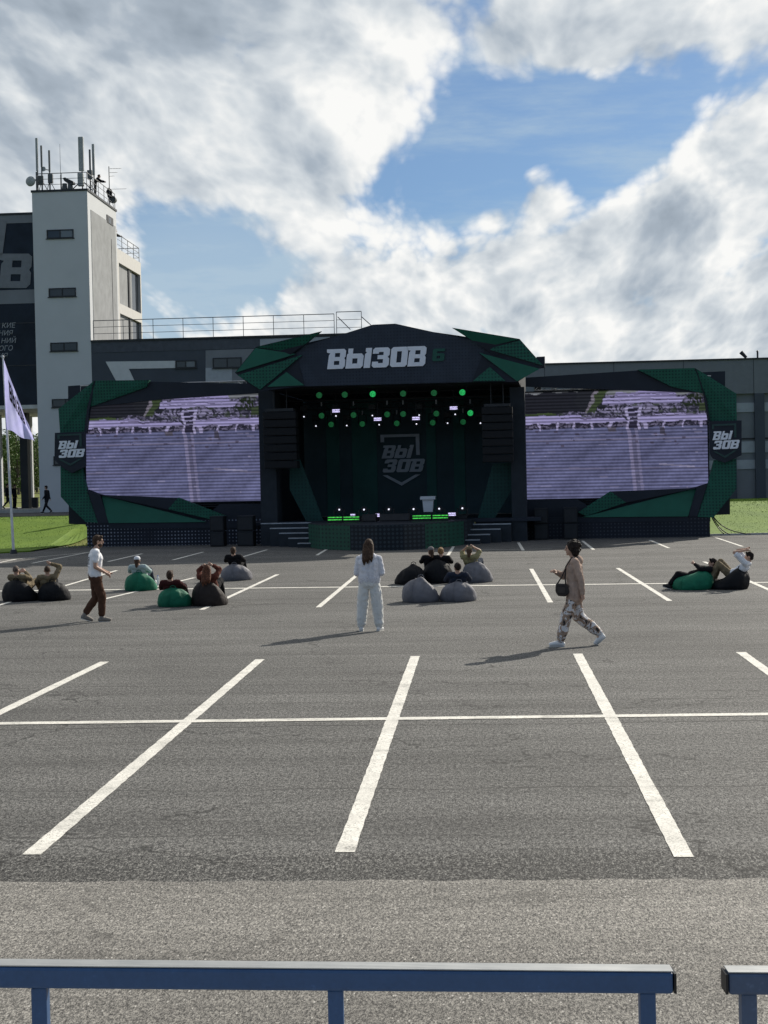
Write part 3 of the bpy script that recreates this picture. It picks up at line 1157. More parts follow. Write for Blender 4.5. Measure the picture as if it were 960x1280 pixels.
# glazed hall left of the tower, carried over a passage
hall = thing('glazed_hall', (xl - 12, YB, Z1), 'dark glazed hall with giant lettering above an open passage', 'building')
zso = BP(20, 511, YB).z
zht = BP(20, 268.5, YB + .4).z
xL = xl - 34
GL2 = glass_mat('banner_glass', (.016, .023, .036), .25)
GL2.node_tree.nodes['Principled BSDF'].inputs['Specular IOR Level'].default_value = .12
MB().box((xL, YB + .4, zso + .25), (xl - .01, YB + 12, zht)).build('glass_wall', GL2, hall)
MB().box((xL, YB + .25, zso), (xl - .01, YB + 12.2, zso + .25)).build('floor_slab', mat('slab_white', (.5, .5, .48), .8), hall)
MB().box((xL, YB + .3, zht), (xl - .01, YB + 12, zht + .12)).build('roof_edge', DARKM, hall)
MB().box((xL, YB + .36, zht - .55), (xl - .012, YB + .42, zht - .02)).build('top_band', MIDW, hall)
for py in (404, 457):
    pz = BP(20, py, YB + .4).z
    MB().box((xL, YB + .38, pz - .03), (xl - .012, YB + .41, pz + .03)).build('glazing_bar', DARKM, hall)
mb = MB()
for (a, b) in (((0, 376), (42, 366)),):
    pz = BP(20, 371, YB + .4).z
mb.box((xL, YB + .38, pz - .45), (xl - .012, YB + .405, pz + .45))
mb.build('spandrel', MIDW, hall)
# big letters and slogan, only what the photo shows
LET = mat('banner_grey', (.17, .18, .20), .7, var=.08)
mb = MB()
Yl = YB + .33
pts = [(-14, 276), (8.5, 276), (3, 318), (-14, 318)]
mb.prism([BP(*p, Yl) for p in pts], (0, .03, 0))
mb.build('lettering', LET, hall)
mb = MB()


def fB(a, b):
    return BP(1 + 38 * a + 3 * (b - .5), 360 - 43 * b, Yl)


glyph(mb, 'V', fB, (0, .03, 0))
mb.build('lettering', LET, hall)


def text_mesh(body, size, shear=.2, ext=.0):
    c = bpy.data.curves.new('txt', 'FONT')
    c.body = body
    c.size = size
    c.shear = shear
    c.align_x = 'RIGHT'
    c.extrude = .008
    o = bpy.data.objects.new('txt', c)
    COL.objects.link(o)
    bpy.context.view_layer.update()
    me = bpy.data.meshes.new_from_object(o.evaluated_get(bpy.context.evaluated_depsgraph_get()))
    vs = [v.co.copy() for v in me.vertices]
    fs = [tuple(p.vertices) for p in me.polygons]
    bpy.data.objects.remove(o)
    return vs, fs


for s, px, py in (('КИЕ', 19, 409.5), ('НИЯ', 16, 419), ('НИЙ', 20, 428.5), ('ОГО', 16, 438), ('ИЯ', 9.5, 447.5)):
    vs, fs = text_mesh(s, .46)
    p = BP(px, py, YB + .36)
    MB().add([(v.x + p.x, p.y - v.z, v.y + p.z) for v in vs], fs).build('slogan_line', mat('slogan_grey', (.30, .31, .33), .7), hall)
# passage under the hall
MB().box((xL, YB + .2, Z1 - .3), (xl - .01, YB + 12.2, Z1 + .25)).build('passage_floor', mat('paving_pale', (.36, .35, .32), .85), hall)
pc = BP(32.5, 575, YB + 6)
MB().box((pc.x - .26, YB + 5.5, Z1 + .25), (pc.x + .26, YB + 6.2, zso)).build('column', FRAME, hall)
pc = BP(38.5, 575, YB + 11)
MB().box((pc.x - .1, YB + 11, Z1 + .25), (pc.x + .1, YB + 11.3, zso)).build('column', WHITE, hall)
pc = BP(-1, 575, YB + 8)
MB().box((pc.x - .25, YB + 7.8, Z1 + .25), (pc.x + .2, YB + 8.2, zso)).build('column', WHITE, hall)
railing('passage_railing', [(xL + 20, YB + 11.9, Z1 + .25), (xl - .1, YB + 11.9, Z1 + .25)], 1.0, 'thin steel railing across the open passage under the glazed hall', 1.5)
bin_p = BP(44, 634, YB + 8)
tb = thing('waste_bin', (bin_p.x, YB + 8, Z1 + .25), 'dark square waste bin in the passage under the hall', 'bin')
MB().box((bin_p.x - .2, YB + 7.8, Z1 + .29), (bin_p.x + .2, YB + 8.2, Z1 + .92)).build('body', DARKM, tb, bevel=.02)
MB().box((bin_p.x - .22, YB + 7.78, Z1 + .92), (bin_p.x + .22, YB + 8.22, Z1 + .98)).build('lid', FRAME, tb, bevel=.01)
MB().box((bin_p.x - .15, YB + 7.85, Z1 + .25), (bin_p.x + .15, YB + 8.15, Z1 + .29)).build('base', FRAME, tb)

# the long low wing behind the stage
wing = thing('service_wing', (0, YB, Z1), 'long dark grey building wing with white angular stripe behind the left screen', 'building')
xw1 = BP(470, 460, YB).x
zw = BP(230, 424.5, YB).z
MB().box((xr + .002, YB + .02, Z1 - .5), (xw1, YB + 14, zw)).build('wall', DARKW, wing)
MB().box((xr + .002, YB - .1, zw), (xw1 + .1, YB + 14, zw + .12)).build('roof_edge', DARKM, wing)


def panel(parent, name, pts, m, Y, t=.05):
    mb = MB()
    mb.prism([BP(px, py, Y) for px, py in pts], (0, t, 0))
    return mb.build(name, m, parent)


panel(wing, 'white_stripe', [(132, 452), (219, 451), (219, 460), (161, 461), (168, 476), (145, 476)], WHITEP, YB - .03)
panel(wing, 'wall_panel', [(117, 427), (466, 420), (466, 431), (257, 437), (117, 441)], mat('band_cladding', (.062, .07, .088), .6), YB - .01, .02)
panel(wing, 'wall_panel', [(257, 438), (318, 436), (318, 490), (257, 492)], MIDW, YB - .015, .02)
panel(wing, 'wall_panel', [(325, 424), (412, 421), (412, 431), (325, 434)], PALEP, YB - .03, .02)
panel(wing, 'wall_panel', [(257, 460), (290, 459), (290, 478), (257, 479)], PALEP, YB - .035, .02)
window(wing, 219.5, 450.5, 245, 460, YB - .03, (GLASS, PGLASS))
window(wing, 266, 447, 302, 460, YB - .05, (GLASS, GLASS))
rp = [BP(117, 425, YB + .1), BP(418, 417, YB + .1)]
rp = [V((rp[0].x, YB + .1, zw + .12)), V((rp[1].x, YB + .1, zw + .12))]
railing('roof_railing', rp, 1.28, 'long grey steel railing along the roof of the dark wing', 1.93)
# stair head rails further along
t0 = BP(421, 420, YB + 1.5)
t = railing('stair_railing', [(t0.x, YB + 1.5, zw + .12), (BP(452, 410, YB + 1.5).x, YB + 1.5, zw + .12)], 1.55, 'taller steel stair railing on the wing roof beside the stage peak', 1.6)
up = V((0, 0, 1))
for px0, px1 in ((422, 438), (452, 470)):
    a = BP(px0, 396, YB + 2); b = BP(px1, 412, YB + 2)
    MB().tube(a, b, .03, 6).build('handrail', RAILM, t)

# right wing
rw = thing('garage_wing', (xw1 + 10, YB, Z1), 'low slate grey building with pale window bands behind the right screen', 'building')
zr0 = BP(820, 450.5, YB).z
xe = BP(1300, 450, YB).x
MB().box((xw1 + .12, YB + .3, Z1 - .5), (xe, YB + 14, zr0 - .1)).build('wall', MIDW, rw)
zf = BP(930, 492, YB).z
MB().box((xw1 + .12, YB, zf), (xe, YB + .3, zr0 - .1)).build('fascia', mat('fascia_cladding', (.155, .166, .184), .55, var=.05), rw)
MB().box((xw1 + .1, YB - .08, zr0 - .1), (xe, YB + 14, zr0)).build('roof_edge', DARKM, rw)
bayw = BP(980, 540, YB).x - BP(944, 540, YB).x
for k in range(-2, 6):
    x0 = BP(944, 540, YB).x + k * bayw
    MB().box((x0, YB + .001, Z1), (x0 + bayw * .34, YB + .3, zf)).build('pillar', DARKW, rw)
    for (ya, yb_) in ((503, 514.5), (551.5, 565.5), (574.5, 586)):
        za, zb_ = BP(944, yb_, YB).z, BP(944, ya, YB).z
        MB().box((x0 + bayw * .34, YB + .22, za), (x0 + bayw, YB + .299, zb_)).build('window_band', PALEP, rw)
    MB().box((x0 + bayw * .34, YB + .24, BP(944, 549, YB).z), (x0 + bayw, YB + .299, BP(944, 547, YB).z)).build('joint', FRAME, rw)
for k in range(6):
    x0 = xw1 + 2 + k * 4.4
    MB().box((x0, YB - .012, zf), (x0 + .03, YB + .001, zr0 - .1)).build('fascia_joint', DARKM, rw)
p = BP(931, 447, YB + 3)
hv = thing('floodlight', (p.x, YB + 3, zr0), 'small dark tilted floodlight on the roof edge of the slate building', 'light')
MB().tube((p.x, YB + 3, zr0), (p.x, YB + 3, zr0 + .28), .03).build('bracket', DARKM, hv)
MB().tube((p.x + .08, YB + 2.9, zr0 + .24), (p.x - .25, YB + 3.0, zr0 + .62), .1, 10, .14).build('housing', DARKM, hv)
p = BP(947, 447, YB + 3)
hv = thing('vent_pipe', (p.x, YB + 3, zr0), 'thin upright vent pipe on the roof of the slate building', 'pipe')
MB().tube((p.x, YB + 3, zr0), (p.x, YB + 3, zr0 + .62), .06).build('pipe', DARKM, hv)
MB().tube((p.x, YB + 3, zr0 + .62), (p.x, YB + 3, zr0 + .70), .1, 10, .04).build('cowl', DARKM, hv)

# ------------------------------------------------------------------ things on the tower roof
GREYA = mat('antenna_grey', (.30, .32, .32), .6)
DGREY = mat('antenna_dark', (.10, .11, .115), .6)


def rp_(px, py, Y):
    p = BP(px, py, Y)
    return p


def panel_antenna(px, y0, y1, wpx, Y, label, m, box=False, legs=False):
    b = rp_(px + .6, 238, Y)
    t = thing('panel_antenna', (b.x, Y, zt), label, 'antenna', 'antennas on the tower')
    a0, a1 = rp_(px, y0, Y), rp_(px + .5, y1, Y)
    w = wpx * Y / F_PX / 2
    MB().box((a0.x - w, Y - w * .6, a1.z), (a0.x + w, Y + w * .6, a0.z)).build('radome', m, t, bevel=w * .3)
    MB().tube((a0.x, Y + w * .9, zt), (a0.x, Y + w * .9, a0.z - .3), .045).build('mast', DGREY, t)
    for f in (.2, .8):
        z = a1.z + (a0.z - a1.z) * f
        MB().box((a0.x - .06, Y + w * .5, z - .05), (a0.x + .06, Y + w * 1.2, z + .05)).build('bracket', DGREY, t)
    if box:
        MB().box((a0.x - w * 1.3, Y - .25, a1.z - 1.0), (a0.x + w * .9, Y + .05, a1.z - .15)).build('radio_unit', GREYA, t, bevel=.03)
    if legs:
        for s in (-1, 1):
            MB().tube((a0.x, Y, a1.z - .6), (a0.x + s * .75, Y - .1, zt), .035, 6).build('leg', DGREY, t)


panel_antenna(45.5, 172.5, 214, 3, YB + .9, 'tall slim grey panel antenna at the tower corner above the round dish', GREYA)
panel_antenna(100.8, 171, 214, 6.6, YB + .9, 'widest and tallest grey panel antenna standing on splayed legs', GREYA, True, True)
panel_antenna(116.2, 180, 219, 3.2, YB + 2.6, 'slim grey panel antenna beside a dark mast near the roof corner', GREYA)


def mast(px, y0, Y, label, dish=None, box=None, r=.05):
    b = rp_(px, y0, Y)
    t = thing('antenna_mast', (b.x, Y, zt), label, 'antenna', 'antennas on the tower')
    MB().tube((b.x, Y, zt), (b.x, Y, b.z - .5), r).build('mast', DGREY, t)
    MB().tube((b.x, Y, b.z - 1.4), (b.x, Y, b.z), r * 1.35).build('antenna_rod', DGREY, t)
    if dish:
        c = rp_(*dish, Y)
        MB().tube((c.x, Y - .2, c.z), (c.x + .03, Y - .05, c.z), .16, 14, .1).build('dish', GREYA, t)
        MB().tube((c.x, Y - .06, c.z), (b.x, Y, c.z - .05), .03).build('arm', DGREY, t)
    if box:
        c = rp_(*box, Y)
        MB().box((c.x - .16, Y - .25, c.z - .3), (c.x + .16, Y - .05, c.z + .3)).build('equipment_box', DGREY, t, bevel=.02)
    for s in (-1, 1):
        MB().tube((b.x, Y, zt + .8), (b.x + s * .35, Y + .3, zt), .025, 6).build('stay', DGREY, t)


mast(51.4, 182, YB + .7, 'dark antenna mast next to the tall slim panel, tallest of the dark masts', None, (52, 226))
mast(61.3, 188, YB + .9, 'dark antenna mast with a small round dish on an arm', (55.5, 212), (64, 224))
mast(112, 187, YB + 2.4, 'dark antenna mast standing just beside the slim panel near the corner', None, (113, 219))
b = rp_(74.7, 180, YB + .8)
t = thing('whip_antenna', (b.x, YB + .8, zt), 'very thin whip aerial rising alone from the middle of the tower roof', 'antenna', 'antennas on the tower')
MB().tube((b.x, YB + .8, zt), (b.x, YB + .8, zt + 1.1), .03).build('base', DGREY, t)
MB().tube((b.x, YB + .8, zt + 1.1), (b.x, YB + .8, b.z), .018, 6, .01).build('rod', DGREY, t)
# big round dish at the corner
c = rp_(37, 226, YB - .1)
t = thing('satellite_dish', (rp_(46, 238, YB + .3).x, YB + .3, zt), 'large round grey dish hanging out over the tower corner', 'dish', 'antennas on the tower')
mb = MB()
prof = [(.0, .0), (.15, .015), (.26, .05), (.325, .10), (.335, .16), (.30, .2), (.0, .22)]
axd = V((-.15, -1, .05)).normalized()
aa = axd.orthogonal().normalized(); bb = axd.cross(aa)
vs, fs = [], []
for (rr, dd) in prof:
    for i in range(20):
        tt = 2 * math.pi * i / 20
        vs.append(c - axd * dd + (aa * math.cos(tt) + bb * math.sin(tt)) * max(rr, .002))
for k in range(len(prof) - 1):
    for i in range(20):
        fs.append((k * 20 + i, k * 20 + (i + 1) % 20, (k + 1) * 20 + (i + 1) % 20, (k + 1) * 20 + i))
mb.add(vs, fs).build('reflector', GREYA, t, smooth=True)
pm = V((rp_(46, 238, YB + .3).x, YB + .3, zt))
MB().tube(pm, pm + V((0, 0, 1.25)), .05).build('mast', DGREY, t)
MB().tube(c - axd * .2, pm + V((0, 0, .75)), .05).build('arm', DGREY, t)
# hooded drum device
b0, b1 = rp_(81, 238, YB + .9), rp_(88, 238, YB + .9)
t = thing('rooftop_siren', (b0.x, YB + .9, zt), 'dark pair of drums under a slanted hood on the tower roof', 'siren')
for b in (b0, b1):
    MB().tube((b.x, YB + .9, zt), (b.x, YB + .9, zt + .55), .2, 14, .15).build('drum', DGREY, t, smooth=False)
mb = MB()
mb.prism([rp_(78, 222.5, YB + .7), rp_(81, 221.5, YB + .7), rp_(91.5, 226.5, YB + .7), rp_(92, 229.5, YB + .7), rp_(86, 230, YB + .7), rp_(80, 226, YB + .7)], (0, .5, 0))
mb.build('hood', mat('hood_dark', (.035, .038, .042), .6), t, bevel=.03)
# yagi aerial on the far roof corner
Y = ys1 - .5
b = rp_(136.7, 234, Y)
t = thing('yagi_aerial', (b.x, Y, zt), 'television aerial with thin horizontal rods at the far roof corner', 'antenna', 'antennas on the tower')
zb2 = rp_(136.7, 208, Y).z
MB().tube((b.x, Y, zt), (b.x, Y, zb2), .03).build('mast', DGREY, t)
for (py, p0, p1) in ((210.5, 137, 151), (215.5, 137, 146), (220, 137, 142)):
    a, c = rp_(p0, py + .4, Y), rp_(p1, py, Y)
    MB().tube(a, c, .014, 6).build('boom', DGREY, t)
    for f in (.3, .55, .8, 1):
        q = a.lerp(c, f)
        MB().tube(q + V((0, -.3, -.06)), q + V((0, .3, .06)), .009, 5).build('element', DGREY, t)
a, c = rp_(138, 236.5, Y), rp_(158, 236, Y)
MB().tube(a, c, .012, 6).build('boom', DGREY, t)
p = rp_(142.3, 250, Y + .1)
t = thing('drum_dish', (p.x, Y + .1, zt), 'small drum dish hung outside the rail near the far roof corner', 'dish')
MB().tube(p + V((-.05, -.25, 0)), p + V((.02, .1, 0)), .26, 16, .2).build('drum', DGREY, t)
MB().tube(p, V((rp_(139.5, 250, Y).x, Y, p.z)), .04).build('arm', DGREY, t)
# people up there are built with the others

# ------------------------------------------------------------------ flag
fb = ground(17, 690.5, .06)
ft = thing('flagpole', fb, 'slim pale leaning flagpole on the grass beside the stage', 'flagpole')
Df = (fb - CAM).dot(FW)
top = on_plane(3.6, 446, Df)
MB().tube(fb, top, .06, 10, .035).build('pole', mat('pole_white', (.62, .62, .63), .4), ft)
MB().tube(fb - V((0, 0, .05)), fb + V((0, 0, .12)), .16, 12, .12).build('base_plate', DARKM, ft)
MB().ell(top, (.06, .06, .06)).build('finial', mat('pole_white', (.62, .62, .63), .4), ft, smooth=True)
TLp, BLp, TRp, BRp = [on_plane(*p, Df - .05) for p in ((4.6, 449), (7.6, 537), (36, 531), (42, 552))]


def cloth(s, t):
    """s along the fly, t down the hoist; hangs in folds"""
    a = TLp.lerp(TRp, s); b = BLp.lerp(BRp, s)
    p = a.lerp(b, t)
    sag = math.sin(math.pi * s) * (1 - t) * -.10
    fold = math.sin(s * 9 + t * 3.0) * .16 * s ** .6 + math.sin(s * 17 - t * 5) * .05 * s
    return p + V((fold * .15, -fold, sag + .05 * math.sin(s * 8) * t))


mb = MB()
nu, nv = 36, 26
vs = [cloth(i / nu, j / nv) for j in range(nv + 1) for i in range(nu + 1)]
fs = [(j * (nu + 1) + i, j * (nu + 1) + i + 1, (j + 1) * (nu + 1) + i + 1, (j + 1) * (nu + 1) + i) for j in range(nv) for i in range(nu)]
mb.add(vs, fs)


def flag_mat():
    m, nt, b = new_mat('flag_cloth')
    b.inputs['Base Color'].default_value = (.62, .62, .84, 1)
    b.inputs['Roughness'].default_value = .8
    tr = N(nt, 'ShaderNodeBsdfTranslucent')
    tc = N(nt, 'ShaderNodeTexCoord')
    n1 = N(nt, 'ShaderNodeTexNoise', Scale=2.0, Detail=4.0)
    L(nt, tc, 'Object', n1, 'Vector')
    c = ramp(nt, n1.outputs['Fac'], [(.3, (.42, .42, .74)), (.7, (.54, .54, .84))])
    nt.links.new(c, b.inputs['Base Color'])
    nt.links.new(c, tr.inputs['Color'])
    ms = N(nt, 'ShaderNodeMixShader')
    ms.inputs[0].default_value = .55
    o = [n for n in nt.nodes if n.type == 'OUTPUT_MATERIAL'][0]
    nt.links.new(b.outputs[0], ms.inputs[1]); nt.links.new(tr.outputs[0], ms.inputs[2]); nt.links.new(ms.outputs[0], o.inputs['Surface'])
    return m


fl = mb.build('flag', flag_mat(), None, True, loc=TLp)
tag(fl, 'white lavender flag with black lettering hanging folded from the leaning pole', 'flag')
mb = MB()
for k, ch in enumerate('VbiZOV'):
    w = GL[ch][0]
    s0 = .20 + k * .105 + (0.06 if k > 2 else 0) * -1
    s0 = [.20, .315, .43, .485, .60, .715][k]
    sub = MB()
    glyph(sub, ch, lambda a, b, s0=s0: V((s0 + a * .10, .46 - b * .34, 0)), (0, 0, 0))
    nfl = len(sub.v) // 2
    keep = [f for f in sub.f if len(f) == 3 and max(f) < nfl]
    mb.add([cloth(p.x, p.y) + V((0, -.03, 0)) for p in sub.v[:nfl]], keep)
mb.build('lettering', mat('flag_black', (.012, .012, .014), .8), fl)

# ------------------------------------------------------------------ trees beyond the passage
LEAFA = mat('leaf_dark', (.040, .075, .022), .7, var=.35, scale=.8)
LEAFB = mat('leaf_mid', (.085, .14, .03), .7, var=.35, scale=.8)
BARK = mat('bark', (.09, .075, .06), .9, var=.2)
random.seed(21)


def tree(x, y, h, kind, label, seed):
    rnd = random.Random(seed)
    z0 = terr(x, y)
    t = thing('conifer_tree' if kind == 'c' else 'leafy_tree', (x, y, z0), label, 'tree', 'trees beyond the passage')
    tr = MB()
    tr.tube((x, y, z0 - .2), (x + rnd.uniform(-.2, .2), y, z0 + h * .9), .16, 7, .03)
    vs, fs = [], []
    lobes = []
    if kind == 'c':
        for k in range(60):
            f = rnd.uniform(.12, 1)
            a = rnd.uniform(0, 6.28)
            rr = (1 - f) * h * .2 * rnd.uniform(.5, 1.05)
            lobes.append((V((x + rr * math.cos(a), y + rr * math.sin(a), z0 + f * h)), .32 + .25 * (1 - f), .22))
    else:
        for k in range(46):
            f = rnd.uniform(.12, 1)
            a = rnd.uniform(0, 6.28)
            rr = h * .24 * math.sqrt(max(.10, 1 - ((f - .5) / .52) ** 2)) * math.sqrt(rnd.random())
            c = V((x + rr * math.cos(a), y + rr * math.sin(a), z0 + f * h))
            lobes.append((c, rnd.uniform(.35, .65), .45))
            if k % 5 == 0:
                tr.tube((x, y, z0 + h * .3), c, .05, 5, .015)
    for (c, r, q) in lobes:
        for _ in range(42):
            d = V((rnd.gauss(0, 1), rnd.gauss(0, 1), rnd.gauss(0, 1))).normalized() * r * rnd.random() ** .4
            d.z *= q / .45
            p = c + d
            s = rnd.uniform(.06, .14)
            e1 = V((rnd.gauss(0, 1), rnd.gauss(0, 1), rnd.gauss(0, .6))).normalized() * s
            e2 = V((rnd.gauss(0, 1), rnd.gauss(0, 1), rnd.gauss(0, .6))).normalized() * s
            o = len(vs)
            vs += [p - e1, p + e2, p + e1, p - e2]
            fs.append((o, o + 1, o + 2, o + 3))
    tr.build('trunk', BARK, t)
    MB().add(vs, fs).build('crown', LEAFA if kind == 'c' else LEAFB, t)


spots = [(2, 6.6, 'l'), (6, 5.6, 'c'), (10, 7.4, 'l'), (14, 7.0, 'l'), (19, 8.0, 'c'), (23, 7.3, 'l'), (27, 6.4, 'l'), (38, 6.2, 'l'), (42, 7.2, 'c'), (46, 6.2, 'l'), (-6, 6.5, 'l'), (51, 6.8, 'l')]
for k, (px, h, kind) in enumerate(spots):
    yy = 168 + (k * 37 % 23)
    p = BP(px, 600, yy)
    tree(p.x, yy, h, kind, 'dark pointed conifer in the tree line seen through the passage' if kind == 'c' else 'green leafy tree in the tree line seen through the passage', 50 + k)
# denser wood behind, one mass
rnd = random.Random(5)
vs, fs = [], []
for k in range(9000):
    px = rnd.uniform(-30, 62)
    yy = rnd.uniform(192, 206)
    p = BP(px, 600, yy)
    hh = 5.6 + 1.8 * mnoise.noise(V((p.x * .35, 0, 3)))
    z = terr(p.x, yy) + hh * math.sqrt(rnd.random())
    c = V((p.x, yy, z))
    s = rnd.uniform(.2, .5)
    e1 = V((rnd.gauss(0, 1), rnd.gauss(0, 1), rnd.gauss(0, .8))).normalized() * s
    e2 = V((rnd.gauss(0, 1), rnd.gauss(0, 1), rnd.gauss(0, .8))).normalized() * s
    o = len(vs)
    vs += [c - e1, c + e2, c + e1, c - e2]
    fs.append((o, o + 1, o + 2, o + 3))
tag(MB().add(vs, fs).build('woods', LEAFA, kind='stuff'), 'dark far woods behind the tree line seen through the passage', 'woods')

# ------------------------------------------------------------------ stage materials
def dot_mat(name, base, dot, freq, thr, soft=.25, rough=.6, fade=0.0):
    m, nt, b = new_mat(name)
    tc = N(nt, 'ShaderNodeTexCoord')
    sp = N(nt, 'ShaderNodeSeparateXYZ')
    L(nt, tc, 'Object', sp, 0)
    a = math_n(nt, 'SINE', math_n(nt, 'MULTIPLY', math_n(nt, 'ADD', sp.outputs['X'], sp.outputs['Z']), freq))
    c = math_n(nt, 'SINE', math_n(nt, 'MULTIPLY', math_n(nt, 'SUBTRACT', sp.outputs['X'], sp.outputs['Z']), freq))
    t = math_n(nt, 'MULTIPLY', a, c)
    n1 = N(nt, 'ShaderNodeTexNoise', Scale=.55, Detail=2.0)
    L(nt, tc, 'Object', n1, 'Vector')
    if fade:
        t = math_n(nt, 'SUBTRACT', t, math_n(nt, 'MULTIPLY', math_n(nt, 'SUBTRACT', n1.outputs['Fac'], .42), fade))
    f = N(nt, 'ShaderNodeMapRange')
    nt.links.new(t, f.inputs['Value'])
    f.inputs['From Min'].default_value = thr
    f.inputs['From Max'].default_value = thr + soft
    n2 = N(nt, 'ShaderNodeTexNoise', Scale=2.5, Detail=4.0)
    L(nt, tc, 'Object', n2, 'Vector')
    bs = ramp(nt, n2.outputs['Fac'], [(.3, tuple(x * .85 for x in base)), (.7, tuple(x * 1.15 for x in base))])
    nt.links.new(mix(nt, f.outputs[0], bs, dot), b.inputs['Base Color'])
    b.inputs['Roughness'].default_value = rough
    b.inputs['Specular IOR Level'].default_value = .25
    return m


GREEN = mat('stage_green', (.012, .105, .068), .6, var=.10, scale=.7)
GREEN_DOT = dot_mat('green_halftone', (.012, .095, .062), (.006, .040, .032), 23, .10, .35, fade=1.4)
NAVY = mat('stage_navy', (.014, .019, .030), .65, var=.12, scale=.8)
FASC = dot_mat('fascia_navy', (.026, .035, .052), (.017, .023, .036), 23, .3, .3, fade=1.6)
BLACK = mat('black_drape', (.010, .013, .018), .9, var=.2, scale=2)
SCRIM = mat('dark_scrim', (.024, .030, .038), .85, var=.1)
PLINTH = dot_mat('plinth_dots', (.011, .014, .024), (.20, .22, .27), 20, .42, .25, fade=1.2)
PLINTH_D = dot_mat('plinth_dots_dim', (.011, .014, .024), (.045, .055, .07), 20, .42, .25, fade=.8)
SKIRT_D = dot_mat('skirt_diamonds', (.008, .012, .018), (.028, .04, .05), 19, .1, .3)
SKIRT_G = dot_mat('skirt_green_dots', (.008, .066, .044), (.004, .024, .02), 19, .15, .3, fade=1.5)
LOGO_W = mat('logo_white', (.74, .76, .82), .6, var=.03)
LOGO_6 = mat('logo_green', (.014, .080, .060), .6, var=.05)
LOGO_LINE = mat('logo_line', (.025, .06, .058), .6)
TRUSS = mat('truss_alu', (.34, .35, .37), .45, metal=.6)


def traced(pts, d, thick):
    """front outline in photo pixels on stage plane d (or per point d), thickness backwards"""
    mb = MB()
    ps = [SW(p[0], p[1], p[2] if len(p) > 2 else d) for p in pts]
    mb.prism(ps, SN * thick)
    return mb


# ------------------------------------------------------------------ LED screens
import numpy as np


